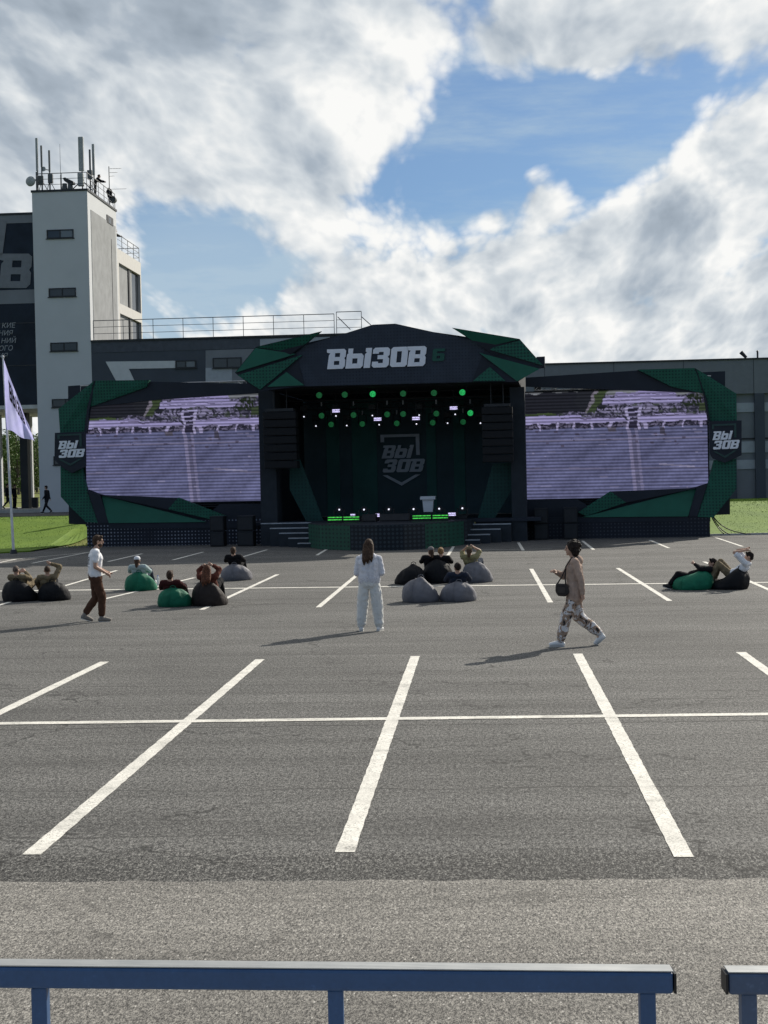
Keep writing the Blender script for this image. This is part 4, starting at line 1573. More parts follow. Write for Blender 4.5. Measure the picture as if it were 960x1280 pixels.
def screen_image(nx, ny):
    """aerial view: grass and car parks at the top, long white buildings, a wide pale lot below"""
    rng = np.random.default_rng(3)
    u, v = np.meshgrid((np.arange(nx) + .5) / nx, (np.arange(ny) + .5) / ny)
    im = np.zeros((ny, nx, 3))

    def put(mask, c, a=1.0):
        im[mask] = im[mask] * (1 - a) + np.array(c) * a

    def vn(sx, sy, oct=4):
        out = np.zeros_like(u); amp = 1; tot = 0
        for o in range(oct):
            gx, gy = int(sx * 2 ** o) + 2, int(sy * 2 ** o) + 2
            g = rng.random((gy + 1, gx + 1))
            x = u * (gx - 1); y = v * (gy - 1)
            xi = x.astype(int); yi = y.astype(int); xf = x - xi; yf = y - yi
            out += amp * ((g[yi, xi] * (1 - xf) + g[yi, xi + 1] * xf) * (1 - yf) + (g[yi + 1, xi] * (1 - xf) + g[yi + 1, xi + 1] * xf) * yf)
            tot += amp; amp *= .55
        return out / tot
    # lot
    n = vn(5, 5); fine = vn(120, 74, 2); mott = vn(22, 14, 3)
    lot = .31 + .16 * (n - .5) + .10 * (fine - .5) + .05 * (mott - .5) + .030 * np.sin((u * 1.3 + v * 1.6) * 15 + 7 * n) + .018 * np.sin((u * 3.1 + v * 2.2) * 17 + 8 * n) + .05 * (v - .6)
    for k, c in enumerate((.72, .76, 1.44)):
        im[..., k] = lot * c
    put((np.abs(u - (.575 + .05 * (v - .3))) < .010) & (v > .33), (.62, .56, .88), .45)
    put((np.abs(u - (.615 + .05 * (v - .3))) < .008) & (v > .33), (.62, .56, .88), .3)
    put((np.abs(u - (.595 + .05 * (v - .3))) < .012) & (v > .42), (.22, .20, .32), .45)
    put(np.abs(v - .46) < .005, (.55, .50, .76), .5)
    put(np.abs(v - .72 - .02 * u) < .005, (.25, .22, .34), .6)
    put((np.abs(v - .70 - .16 * (u - .75)) < .008) & (u > .74) & (u < .93), (.62, .58, .82), .6)
    # top country
    top = v < .30
    put(top, (.16, .155, .24))
    put(top & (fine > .60), (.36, .33, .56), .9)
    put(top & (fine < .47), (.045, .045, .075), .9)
    put(top & (mott > .58), (.09, .12, .07), .6)
    put((v < .05), (.34, .36, .40))
    put((v < .20) & (u < .36) & (v > .015), (.030, .032, .045))
    put((v < .17 + .12 * (.45 - u)) & (u > .3) & (u < .45), (.035, .038, .05))
    put((v > .19) & (v < .235) & (u < .17), (.09, .14, .05), .9)
    put((np.abs(u - (.43 - .28 * v)) < .028) & (v < .2), (.09, .13, .06), .9)
    put((np.abs(u - (.40 - .28 * v)) < .01) & (v < .2), (.36, .33, .42), .95)
    # big white halls
    put((v > .02) & (v < .075) & (u > .50) & (u < .83), (.52, .47, .88))
    put((v > .075) & (v < .125) & (u > .44) & (u < .88), (.60, .55, .98))
    put((v > .045) & (v < .055) & (u > .5) & (u < .83), (.16, .15, .26))
    put((v > .09) & (v < .097) & (u > .46) & (u < .88), (.2, .18, .34))
    put((u > .875) & (u < .965) & (v > .06) & (v < .17) & (fine < .55), (.035, .05, .03))
    put((u > .95) & (v > .13) & (v < .22), (.08, .11, .06))
    put((v > .15) & (v < .19) & (u > .42) & (u < .8) & (fine > .45), (.44, .41, .66))
    # sloping white roofs
    put((v > .215 + .10 * np.abs(u - .1)) & (v < .29) & (u < .55), (.58, .53, .97))
    put((v > .20 + .12 * np.abs(u - .8) + .02) & (v < .29) & (u > .62), (.60, .55, 1.0))
    put((v > .245) & (v < .257) & (u > .2) & (u < .5), (.24, .21, .38))
    put((v > .235) & (v < .246) & (u > .7) & (u < .95), (.24, .21, .38))
    put((u < .07) & (v > .225) & (v < .30), (.62, .58, 1.0))
    # facade row
    fac = (v > .29) & (v < .345)
    put(fac, (.05, .048, .085))
    put(fac & (fine > .55), (.24, .22, .36))
    put((v > .285) & (v < .298), (.60, .55, .98))
    for x in np.arange(.085, 1, .098):
        put((np.abs(u - x) < .006) & (v > .285) & (v < .36), (.66, .61, 1.0))
    # tower in the middle
    tw = (u > .565) & (u < .645) & (v > .15) & (v < .36)
    put(tw, (.055, .05, .095))
    for e in (.572, .638):
        put((np.abs(u - e) < .007) & (v > .15) & (v < .37), (.68, .63, 1.0))
    for y in (.155, .20, .245, .285):
        put((np.abs(v - y) < .008) & (u > .565) & (u < .645), (.64, .6, 1.0))
    # people and cars
    for _ in range(26):
        x, y = rng.uniform(.05, .95), rng.uniform(.36, .52)
        put((np.abs(u - x) < rng.uniform(.003, .012)) & (np.abs(v - y) < rng.uniform(.004, .01)), (.14, .12, .2), .85)
    for _ in range(30):
        x, y = rng.uniform(.02, .98), rng.uniform(.36, .95)
        put((np.abs(u - x) < rng.uniform(.003, .03)) & (np.abs(v - y) < .004), (.6, .56, .85), .5)
    put((np.abs(u - .76) < .015) & (v > .35) & (v < .42), (.10, .09, .12), .8)
    put((np.abs(u - .49) < .025) & (v > .345) & (v < .39), (.16, .14, .17), .8)
    # uneven ground and moire break the straight rows
    wx, wy = vn(16, 10, 3) - .5, vn(14, 9, 3) - .5
    amt = np.clip((.42 - v) / .12, .12, 1)
    yi = np.clip((v + wy * .055 * amt) * ny, 0, ny - 1).astype(int)
    xi = np.clip((u + wx * .06 * amt) * nx, 0, nx - 1).astype(int)
    im = im[yi, xi]
    return np.clip(im * (1 + .25 * (vn(90, 60, 2) - .5))[..., None], 0, 1.2)


def led_mat():
    m, nt, b = new_mat('led_picture')
    at = N(nt, 'ShaderNodeAttribute')
    at.attribute_name = 'picture'
    tc = N(nt, 'ShaderNodeTexCoord')
    sp = N(nt, 'ShaderNodeSeparateXYZ')
    L(nt, tc, 'Object', sp, 0)
    s = math_n(nt, 'SINE', math_n(nt, 'MULTIPLY', sp.outputs['Z'], 2 * math.pi / .145))
    f = math_n(nt, 'ADD', math_n(nt, 'MULTIPLY', s, .30), .70)
    v = N(nt, 'ShaderNodeVectorMath', operation='SCALE')
    L(nt, at, 'Color', v, 0)
    nt.links.new(f, v.inputs['Scale'])
    b.inputs['Base Color'].default_value = (.01, .01, .012, 1)
    L(nt, v, 0, b, 'Emission Color')
    b.inputs['Emission Strength'].default_value = LED_GAIN
    b.inputs['Roughness'].default_value = .7
    b.inputs['Specular IOR Level'].default_value = .05
    return m


LEDM = led_mat()
NX, NY = 260, 150
IMG = screen_image(NX, NY)
LED_ME = None


def led_screen(pl, pr_, pt, pb, label):
    d = .45
    cy = (pt + pb) / 2
    u0, u1 = SP(pl, cy, d)[0], SP(pr_, cy, d)[0]
    cx = (pl + pr_) / 2
    z1, z0 = SP(cx, pt, d)[1], SP(cx, pb, d)[1]
    t = thing('led_screen', W((u0 + u1) / 2, d, 0), label, 'screen', 'video screens flanking the stage')
    mb = MB()
    vs = [W(u0 + (u1 - u0) * i / NX, d, z1 + (z0 - z1) * j / NY) for j in range(NY + 1) for i in range(NX + 1)]
    fs = [(j * (NX + 1) + i, (j + 1) * (NX + 1) + i, (j + 1) * (NX + 1) + i + 1, j * (NX + 1) + i + 1) for j in range(NY) for i in range(NX)]
    o = mb.add(vs, fs).build('display', LEDM, t)
    ca = o.data.color_attributes.new('picture', 'FLOAT_COLOR', 'POINT')
    full = np.ones((NY + 1, NX + 1, 4), dtype=np.float32)
    full[:NY, :NX, :3] = IMG
    full[NY, :, :3] = full[NY - 1, :, :3]
    full[:, NX, :3] = full[:, NX - 1, :3]
    ca.data.foreach_set('color', full.ravel())
    MB().sbox(u0 - .06, u1 + .06, d + .02, d + .35, z0 - .06, z1 + .06).build('housing', BLACK, t)
    # ground support behind and beams
    for f in (.08, .36, .64, .92):
        uu = u0 + (u1 - u0) * f
        MB().sbox(uu - .15, uu + .15, d + .5, d + .8, 0, z1 + .5).build('support_tower', DARKM, t)
    mb = MB()
    for zz in (z0 - .22, z0 - .12):
        mb.tube(W(u0, d + .1, zz), W(u1, d + .1, zz), .03, 6)
    mb.build('base_beam', DARKM, t)
    return (u0, u1, z0, z1)


scrL = led_screen(107, 324.5, 493, 628, 'large video screen with purple aerial view in the surround next to the flag side')
scrR = led_screen(655, 884.5, 488, 622, 'large video screen with purple aerial view nearest the slate garage building')


# truss seen over each screen
def truss(u0, u1, d, z0, h, label):
    t = thing('lighting_truss', W((u0 + u1) / 2, d, 0), label, 'truss', 'lattice trusses over the screens')
    for (dd, zz) in ((0, z0), (h, z0), (0, z0 + h), (h, z0 + h)):
        MB().tube(W(u0, d + dd, zz), W(u1, d + dd, zz), .03, 6).build('chord', TRUSS, t)
    n = int((u1 - u0) / h)
    for dd in (0, h):
        mb = MB()
        for k in range(n):
            a = u0 + (u1 - u0) * k / n
            c = u0 + (u1 - u0) * (k + 1) / n
            z = (z0, z0 + h) if k % 2 == 0 else (z0 + h, z0)
            mb.tube(W(a, d + dd, z[0]), W(c, d + dd, z[1]), .016, 5)
            mb.tube(W(a, d + dd, z0), W(a, d + dd, z0 + h), .012, 5)
        mb.build('lacing', TRUSS, t)
    return t


truss(scrL[0] - .2, scrL[1] + .3, .55, scrL[3] + .10, .42, 'aluminium lattice truss above the video screen on the flag side')
truss(scrR[0] + .5, scrR[1] + .2, .55, scrR[3] + .10, .42, 'aluminium lattice truss above the video screen near the slate building')


# ------------------------------------------------------------------ faceted surrounds
def emblem(parent, corners, block, d, line_mat, name='emblem', thick=.18, letters=LOGO_W, back=True, blockmat=None):
    """corners: pixel positions of the lettering cell bottom-left, bottom-right, top-left"""
    e = None
    if back:
        e = traced(block, d, thick).build('emblem', blockmat or NAVY, parent)
    host = e or parent
    bl, br, tl = [SW(p[0], p[1], d - .03) for p in corners]
    ex, ey = br - bl, tl - bl
    f = lambda a, b: bl + ex * a + ey * b
    mb = MB()
    th = SN * .04

    def row(txt, x0, x1, y0, y1):
        wsum = sum(GL[c][0] for c in txt) + .10 * (len(txt) - 1)
        k = (x1 - x0) / wsum
        x = x0
        for c in txt:
            w = GL[c][0]
            glyph(mb, c, lambda a, b, x=x: f(x + a * k + .08 * b, y0 + (y1 - y0) * b), th)
            x += (w + .10) * k
    row('Vbi', .06, .70, .52, 1.0)
    row('ZOV', .06, .94, 0, .48)
    mb.build('lettering', letters, host)
    mb = MB()
    q = [(.04, 1.12), (.04, 1.40), (.90, 1.40), (.90, .62), (.82, .62), (.82, 1.30), (.12, 1.30), (.12, 1.12)]
    mb.prism([f(*p) for p in q], th)
    q = [(.06, -.10), (.17, -.10), (.48, -.38), (.79, -.10), (.90, -.10), (.48, -.50)]
    mb.prism([f(*p) for p in q], th)
    mb.build('bracket', line_mat, host)
    return e


def surround(label, header, facets, struts, backs, emb_block, emb_corners, plinth, plm, fill):
    base = SW(plinth[0][0], plinth[1][1], 0)
    t = thing('screen_surround', V((base.x, base.y, 0)), label, 'stage frame', 'faceted frames round the screens')
    for b in backs:
        traced(b, .9, .5).build('backing_panel', NAVY, t)
    traced(header, .2, .25).build('header', NAVY, t)
    for k, (pts, m) in enumerate(facets):
        traced(pts, 0, .28).build('facet', m, t)
    for s in struts:
        traced(s, .06, .24).build('strut', NAVY, t)
    traced(fill, .3, .1).build('lower_panel', NAVY, t)
    emblem(t, emb_corners, emb_block, -.12, LOGO_LINE)
    (xa, ya), (xb, yb) = plinth
    u0, zt_ = SP(xa, ya, 0)
    u1 = SP(xb, yb, 0)[0]
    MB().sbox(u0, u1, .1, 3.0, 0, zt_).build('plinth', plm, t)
    MB().sbox(u0, u1, 1.3, 1.4, zt_ + .002, zt_ + 1.3).build('curtain', BLACK, t)
    return t


surround('green and navy angular frame round the video screen on the flag side',
         [(111, 509), (186, 477), (336, 480), (336, 490.5), (197, 499.5)],
         [([(117, 476.5), (109.5, 510, .15), (107, 541, .2), (75, 541), (73, 511)], GREEN_DOT),
          ([(119.5, 475.8), (186.5, 475), (182.5, 484, .08), (111.5, 509, .15)], GREEN_DOT),
          ([(75.5, 583), (101, 582, .2), (109, 614, .2), (122, 653.5, .05), (107, 652.5), (86, 632), (76, 621)], GREEN_DOT),
          ([(125, 618.5, .25), (258, 652.5), (136, 653.8)], GREEN),
          ([(222.5, 622), (210, 636.5), (263, 649), (282, 645)], GREEN_DOT)],
         [[(109.5, 614), (125, 618.5), (136, 654), (122.5, 654)], [(117, 476), (119.5, 475.8), (111.5, 512), (108, 541), (105, 541), (109, 510)],
          [(136, 654.2), (258, 653), (325, 653), (325, 660), (136, 661)], [(210, 637), (125, 618.6), (222, 622.5)]],
         [[(85, 482.5), (122, 480), (122, 656), (86, 655)]],
         [(68.5, 541), (106, 539.5), (106.5, 583), (90, 591.5), (78, 584.5), (68, 575)],
         [(71, 572.5), (106, 571), (70.5, 551.5)],
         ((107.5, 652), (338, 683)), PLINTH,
         [(111, 612), (125, 617.5), (211, 635.8), (223, 624), (262, 641), (275, 630), (326, 630), (326, 657), (107, 658), (107, 640)])
surround('green and navy angular frame round the video screen near the slate building',
         [(657, 472), (798, 463), (884, 490), (850, 490), (657, 483)],
         [([(797, 462), (868, 460), (880.5, 492, .15), (840, 483.5, .08)], GREEN_DOT),
          ([(870.5, 461), (920.5, 492), (921, 526), (887.5, 527, .2), (883.5, 500, .15)], GREEN_DOT),
          ([(892.5, 575, .2), (920.5, 573.5), (920.5, 611), (892, 647), (872, 646, .05), (884.5, 606, .2)], GREEN_DOT),
          ([(870.5, 610, .25), (860, 645.5), (728, 646.5)], GREEN),
          ([(763, 614), (782.5, 628), (733, 645), (722.5, 640.5)], GREEN_DOT)],
         [[(884, 606), (871, 609.5), (860.5, 645.5), (871.5, 645.5)], [(868.3, 460), (870.3, 461), (883, 500), (888, 527), (885, 527), (879.5, 492)],
          [(660, 646.5), (728, 646.8), (860, 646), (860, 652), (660, 653.5)], [(782.5, 628.3), (763, 614.3), (872, 610)]],
         [[(862, 466), (906.5, 464), (906.5, 500), (862, 500)], [(865, 600), (912.5, 598), (912.5, 643), (865, 645)]],
         [(886.5, 526.5), (927, 525.5), (927, 569), (906, 578.5), (891, 573), (887, 566)],
         [(889, 562), (924.5, 560.5), (888.5, 539.5)],
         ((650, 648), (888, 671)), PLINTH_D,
         [(884.5, 604), (870, 608.5), (782.5, 627), (763, 616), (735, 632), (722, 624.5), (655, 625), (655, 656), (888, 652), (888, 630)])

# cables hanging from the frame end onto the grass
for k, (a, b_, c) in enumerate((((889, 645), (896, 660), (905, 668)), ((890.5, 645), (899, 663), (912, 668.5)), ((892, 646), (904, 665), (938, 668.2)))):
    pa, pb_ = SW(a[0], a[1], .6), ground(c[0], c[1] - .5, .15)
    pm = SW(b_[0], b_[1], .3)
    pts = []
    for i in range(13):
        s = i / 12
        p = pa * (1 - s) ** 2 + pm * 2 * s * (1 - s) + pb_ * s * s
        p.z = max(p.z, .16)
        pts.append(p)
    o = MB().poly(pts, .022, 6).build('cable', mat('cable_black', (.012, .012, .013), .6), None, True, loc=pb_)
    tag(o, ['black cable drooping closest to the frame end onto the grass', 'black cable in the middle of three drooping onto the grass', 'black cable reaching farthest out along the grass kerb'][k], 'cable', 'cables by the frame end')

# ------------------------------------------------------------------ stage roof
DR = -3.4                                   # the roof reaches out over the apron
rb = SW(480, 677, DR)
roof = thing('stage_roof', V((rb.x, rb.y, 0)), 'dark peaked stage roof front with white lettering and green spiked corners', 'stage roof')
outline = [(300, 466), (322, 436), (384, 431.5), (466, 405.8), (494, 404.5), (592, 426), (650, 428), (677, 457), (648, 475.5), (590, 477.5), (378, 483), (326, 487.5)]
traced(outline, DR, .5).build('fascia', FASC, roof)
# the volume behind the fascia
ul, zl = SP(330, 486, DR); ur, zr_ = SP(648, 476, DR)
up_, zp_ = SP(480, 406, DR)
mb = MB()
mb.prism([W(ul, DR + .5, zl), W(ur, DR + .5, zl), W(ur, DR + .5, zl + 1.6), W(up_ + .5, DR + .5, zp_ - .05), W(up_ - .5, DR + .5, zp_ - .05), W(ul, DR + .5, zl + 1.6)], SN * 11.5)
mb.build('canopy', BLACK, roof)
traced([(670.5, 446), (681, 445.5), (681, 459), (671, 460)], DR + .6, .5).build('corner_box', NAVY, roof)
EXT = -.03
for pts, m in (([(402, 414.3, DR - .55), (320.6, 434, DR - .3), (367.5, 440.5, DR - .12)], GREEN_DOT),
               ([(319.6, 435, DR - .3), (369.6, 442.5, DR - .12), (294.6, 465.5, DR - .45)], GREEN),
               ([(296.7, 469, DR - .45), (378, 443.5, DR - .12), (325, 487, DR - .35)], GREEN_DOT),
               ([(358, 465, DR - .14), (380.5, 481.6, DR - .1), (334, 483.5, DR - .3)], GREEN),
               ([(565.4, 410, DR - .55), (649, 424, DR - .3), (604.6, 434.3, DR - .12)], GREEN),
               ([(650.4, 425.4, DR - .3), (678.5, 456.7, DR - .45), (609, 436.2, DR - .12)], GREEN_DOT),
               ([(599, 441, DR - .12), (674.5, 461, DR - .45), (646.5, 476.5, DR - .35)], GREEN),
               ([(612, 458.5, DR - .14), (631.7, 476, DR - .3), (591, 476.5, DR - .1)], GREEN_DOT)):
    traced(pts, DR, .1).build('facet', m, roof)
# dark backing wings that carry the spikes
for pts in ([(402, 414, DR - .46), (320, 433.6, DR - .2), (293.5, 466, DR - .35), (323, 489, DR - .25), (381, 482.4, DR - .04), (370, 441, DR - .04)],
            [(565, 409.6, DR - .46), (649.5, 423.6, DR - .2), (679, 457, DR - .35), (646.5, 477.3, DR - .25), (590, 477.3, DR - .04), (606, 436, DR - .04)]):
    n = len(pts)
    c = (sum(p[0] for p in pts) / n, sum(p[1] for p in pts) / n, DR - .03)
    mb = MB()
    for i in range(n):
        mb.prism([SW(*pts[i]), SW(*pts[(i + 1) % n]), SW(*c)], SN * .06)
    mb.build('corner_wing', NAVY, roof)
# lettering
bl, br = SW(409.5, 461.5, DR - .06), SW(534, 457.3, DR - .06)
tl = SW(411, 436.8, DR - .06)
hh = (tl - bl).length
ex = (br - bl).normalized()
ey = V((0, 0, 1))
wtot = 5 * 1.0 + .38
gap = .055
cw = ((br - bl).length - 5 * gap - .12 * hh) / wtot
mb = MB()
word(mb, 'VbiZOV', lambda a, b: bl + ex * a + ey * b, cw, hh, gap, .12, SN * .05)
mb.build('lettering', LOGO_W, roof)
b6, r6 = SW(540, 451.5, DR - .06), SW(555, 451, DR - .06)
t6 = SW(540.5, 436, DR - .06)
mb = MB()
e6, y6 = r6 - b6, V((0, 0, (t6 - b6).length))
glyph(mb, '6', lambda a, b: b6 + e6 * (a + .12 * b) + y6 * b, SN * .05)
mb.build('numeral', LOGO_6, roof)

# ------------------------------------------------------------------ stage body
ZD = 1.02                                   # deck height
sb = W(0, 0, 0)
stage = thing('stage_platform', sb, 'dark stage with a curved green and black skirt and deep black interior', 'stage')
uL, uR = SP(345, 600, -1)[0], SP(641, 600, -1)[0]
DB = 6.5
MB().sbox(uL - 1.2, uR + 1.2, -1.6, DB + .5, ZD - .15, ZD).build('deck', NAVY, stage)
# curved apron
cu = SP(472, 670, -6)[0]
arc = []
for (px, py) in ((386, 684), (400, 686.8), (438, 688.2), (472, 688.5), (505, 687.8), (532, 686.2), (560, 683.8), (580, 681), (594, 677.5)):
    p = ground(px, py)
    arc.append(((p - S0).dot(SU), (p - S0).dot(SN)))
skm = [SKIRT_G, SKIRT_G, SKIRT_D, SKIRT_D, SKIRT_D, SKIRT_G, SKIRT_G, SKIRT_D]
for i in range(len(arc) - 1):
    a, b = arc[i], arc[i + 1]
    mb = MB()
    mb.prism([W(a[0], a[1], 0), W(b[0], b[1], 0), W(b[0], b[1], ZD - .02), W(a[0], a[1], ZD - .02)], SN * .08)
    mb.build('skirt_panel', skm[i], stage)
mb = MB()
mb.prism([W(a, b + .02, ZD - .12) for a, b in arc] + [W(arc[-1][0], -1.6, ZD - .12), W(arc[0][0], -1.6, ZD - .12)], (0, 0, .118))
mb.build('apron', NAVY, stage)
# side and back walls, black drapes
MB().sbox(uL - .42, uL, -1.2, DB, ZD + .002, zl).build('side_wall', BLACK, stage)
MB().sbox(uR, uR + .42, -1.2, DB, ZD + .002, zl - .1).build('side_wall', BLACK, stage)
# angled green wings inside
GWING = dot_mat('wing_green', (.010, .050, .044), (.007, .030, .03), 20, .1, .4, fade=1.5)
for pts in ([(362, 585, -.9), (372, 566, -.9), (405, 653, -.7), (384, 654, -.8), (362, 612, -.9)],
            [(640, 578, -.9), (616, 580, -.9), (596, 652, -.7), (616, 652, -.8), (640, 612, -.9)]):
    mb = MB()
    ps = [SW(*p) for p in pts]
    mb.prism(ps, SN * .08)
    mb.build('wing_panel', GWING, stage)
# screens' inner columns
for (xa, xb, ya) in ((324.5, 345, 489), (638.5, 657, 484)):
    u0, u1 = SP(xa, 570, -1.5)[0], SP(xb, 570, -1.5)[0]
    MB().sbox(u0, u1, -1.5, -.3, 0, SP(xa, ya, -1.5)[1]).build('leg_tower', SCRIM, stage)

bd = thing('stage_backdrop', W(SP(490, 600, DB)[0], DB, ZD), 'dark green and navy backdrop with grey emblem at the back of the stage', 'backdrop')
u0, u1 = SP(372, 570, DB)[0], SP(608, 570, DB)[0]
zb1 = SP(490, 508, DB)[1] + 1.5
DKG = mat('backdrop_green', (.032, .115, .105), .7, var=.15, scale=.4)  # green lifted so the cloth colour carries a slight stage glow
MB().sbox(uL - .2, uR + .2, DB + .12, DB + .2, ZD + .003, zl - .02).build('cloth', mat('backdrop_navy', (.042, .075, .090), .7, var=.15, scale=.4), bd)
for (xa, xb) in ((408, 424), (440, 471), (533, 545), (567, 581)):
    a, c = SP(xa, 570, DB)[0], SP(xb, 570, DB)[0]
    MB().sbox(a, c, DB + .06, DB + .11, ZD + .01, zb1).build('stripe', DKG, bd)
LOGO_G = mat('logo_grey', (.42, .46, .52), .6, var=.05)
emblem(bd, [(474.5, 590.8), (531, 589.5), (473.5, 557)], None, DB - .05, LOGO_G, letters=LOGO_G, back=False)


# ------------------------------------------------------------------ stairs at both ends of the apron
def stairs(label, xa, xb, da_, db_, yf):
    """steps that fan out towards the back: pixel edges of the lowest step and how they move per step"""
    p = ground((xa + xb) / 2, yf)
    t = thing('stage_stairs', p, label, 'stairs', 'stairs up to the stage')
    d0 = (p - S0).dot(SN)
    n = 5
    EDGE = mat('stair_edge', (.34, .36, .39), .6)
    for k in range(n):
        z1 = (ZD - .03) * (k + 1) / n
        d = d0 + k * .62
        u0 = (SW(xa + da_ * k, yf - 5 * k, d) - S0).dot(SU)
        u1 = (SW(xb + db_ * k, yf - 5 * k, d) - S0).dot(SU)
        MB().sbox(u0, u1, d, max(d + .66, -1.7) if k == n - 1 else d + .66, 0, z1).build('step', SCRIM, t)
        MB().sbox(u0 + .002, u1 - .002, d - .012, d + .16, z1 - .04, z1 + .004).build('nosing', EDGE, t)
    return t


stairs('stairs with pale nosings up to the deck on the flag side of the curved apron', 372, 402, -11.5, -3.2, 684.5)
stairs('stairs with pale nosings up to the deck on the slate building side of the apron', 576, 600, 4.5, 13, 680.5)


# ------------------------------------------------------------------ line arrays
def line_array(pxl, pxr, pyt, pyb, label):
    d = -2.6
    cx, cy = (pxl + pxr) / 2, (pyt + pyb) / 2
    u0, u1 = SP(pxl, cy, d)[0], SP(pxr, cy, d)[0]
    z1, z0 = SP(cx, pyt, d)[1], SP(cx, pyb, d)[1]
    t = thing('line_array', W((u0 + u1) / 2, d, z0), label, 'loudspeaker', 'hanging loudspeaker columns')
    n = 7
    hh = (z1 - z0) / n
    GR = dot_mat('speaker_grille', (.008, .009, .012), (.012, .014, .018), 60, .1, .3)
    for k in range(n):
        zt_ = z1 - hh * k
        off = .05 * (k / n) ** 2 * n * .5
        mb = MB()
        a = [(u0, d + off, zt_ - .015), (u1, d + off, zt_ - .015), (u1, d + off + .04, zt_ - hh + .02), (u0, d + off + .04, zt_ - hh + .02)]
        mb.prism([W(*p) for p in a], SN * .7)
        c = mb.build('speaker_cabinet', mat('speaker_black', (.007, .008, .010), .6), t, bevel=.015)
        mb = MB()
        a = [(u0 + .06, d + off - .012, zt_ - .05), (u1 - .06, d + off - .012, zt_ - .05), (u1 - .06, d + off + .025, zt_ - hh + .06), (u0 + .06, d + off + .025, zt_ - hh + .06)]
        mb.prism([W(*p) for p in a], SN * .03)
        mb.build('grille', GR, c)
        MB().sbox(u0 + .0, u1, d + off - .006, d + off + .012, zt_ - .035, zt_ - .018).build('edge_strip', BLACK, c)
    MB().sbox(u0 + .1, u1 - .1, d + .05, d + .65, z1, z1 + .12).build('rigging_frame', DARKM, t)
    for s in (.3, .7):
        uu = u0 + (u1 - u0) * s
        MB().tube(W(uu, d + .3, z1 + .1), W(uu, d + .3, z1 + 1.0), .02, 6).build('chain', DARKM, t)
    return t


line_array(329, 370, 514, 586, 'tall black hanging loudspeaker column beside the flag side screen')
line_array(602.5, 641, 508, 578, 'tall black hanging loudspeaker column beside the slate building side screen')


# subwoofers on the ground in front of the plinths
def sub_stack(pxl, pxr, pyt, pyb, label):
    p = ground((pxl + pxr) / 2, pyb)
    d = (p - S0).dot(SN)
    d = min(d, -.55)
    u0, u1 = SP(pxl, pyb, d)[0], SP(pxr, pyb, d)[0]
    zt_ = SP(pxl, pyt, d)[1]
    t = thing('subwoofer_stack', W((u0 + u1) / 2, d, 0), label, 'loudspeaker', 'subwoofer stacks by the plinths')
    n = 2
    for k in range(n):
        a, c = zt_ * k / n + .01, zt_ * (k + 1) / n - .01
        o = MB().sbox(u0, u1, d, d + .6, a, c).build('speaker_cabinet', mat('speaker_black', (.007, .008, .010), .6), t, bevel=.015)
        MB().sbox(u0 + .04, u1 - .04, d - .012, d - .001, a + .06, c - .08).build('grille', mat('sub_grille', (.02, .022, .026), .7), o)
        MB().sbox(u0 + .0, u1, d - .008, d + .01, c - .05, c - .02).build('edge_strip', SCRIM, o)


sub_stack(263, 280, 645, 683.5, 'black subwoofer stack under the flag side screen, the outer of two')
sub_stack(297, 317, 644.5, 683, 'black subwoofer stack under the flag side screen, closer to the stairs')
sub_stack(668, 685.5, 635, 674.5, 'black subwoofer stack under the slate side screen, closer to the stairs')
sub_stack(705, 722.5, 634, 673.8, 'black subwoofer stack under the slate side screen, the outer of two')

# ------------------------------------------------------------------ lamps
LENS_D = emit_mat('lens_green_dim', (.02, .30, .09), .24)
LENS_B = emit_mat('lens_green_bright', (.03, .75, .18), .6)
HEADM = mat('lamp_black', (.010, .011, .013), .5)
ordn = ['first', 'second', 'third', 'fourth', 'fifth', 'sixth']


def spotlight(px, py, d, r, label, lens):
    c = SW(px, py, d)
    ax = (CAM + V((0, -5, -1)) - c).normalized()
    t = thing('stage_spotlight', c + V((0, 0, .62)), label, 'spotlight', 'green spotlights under the roof')
    MB().tube(c - ax * .42, c, r * .82, 14, r * 1.12).build('lamp_head', HEADM, t, bevel=.01)
    o = MB().tube(c - ax * .01, c + ax * .012, r, 18, r * .93)
    o.build('lens', lens, t)
    MB().tube(c - ax * .02, c + ax * .018, r * 1.16, 18, r * 1.16, caps=False).build('bezel', HEADM, t)
    y = MB()
    for s in (-1, 1):
        y.poly([c + SU * s * r * 1.3 - ax * .2, c + SU * s * r * 1.3 - ax * .2 + V((0, 0, .42)), c - ax * .2 + V((0, 0, .45))], .025)
    y.build('yoke', HEADM, t)
    MB().tube(c - ax * .2 + V((0, 0, .43)), c - ax * .2 + V((0, 0, .62)), .04, 8).build('clamp', TRUSS, t)
    return t


def grid_truss(d, py, label):
    u0, z = SP(352, py, d); u1, z2 = SP(632, py - 4, d)
    t = thing('lighting_truss', W(0, d, z), label, 'truss', 'black lamp trusses inside the stage')
    for (dd, zz) in ((0, 0), (.3, 0), (0, .3), (.3, .3)):
        MB().tube(W(uL + .05, d + dd, z + zz), W(uR - .05, d + dd, z + zz), .025, 6).build('chord', DARKM, t)
    mb = MB()
    n = 30
    for k in range(n):
        a, c = uL + (uR - uL) * k / n, uL + (uR - uL) * (k + 1) / n
        mb.tube(W(a, d, z + (0 if k % 2 else .3)), W(c, d, z + (.3 if k % 2 else 0)), .014, 5)
    mb.build('lacing', DARKM, t)


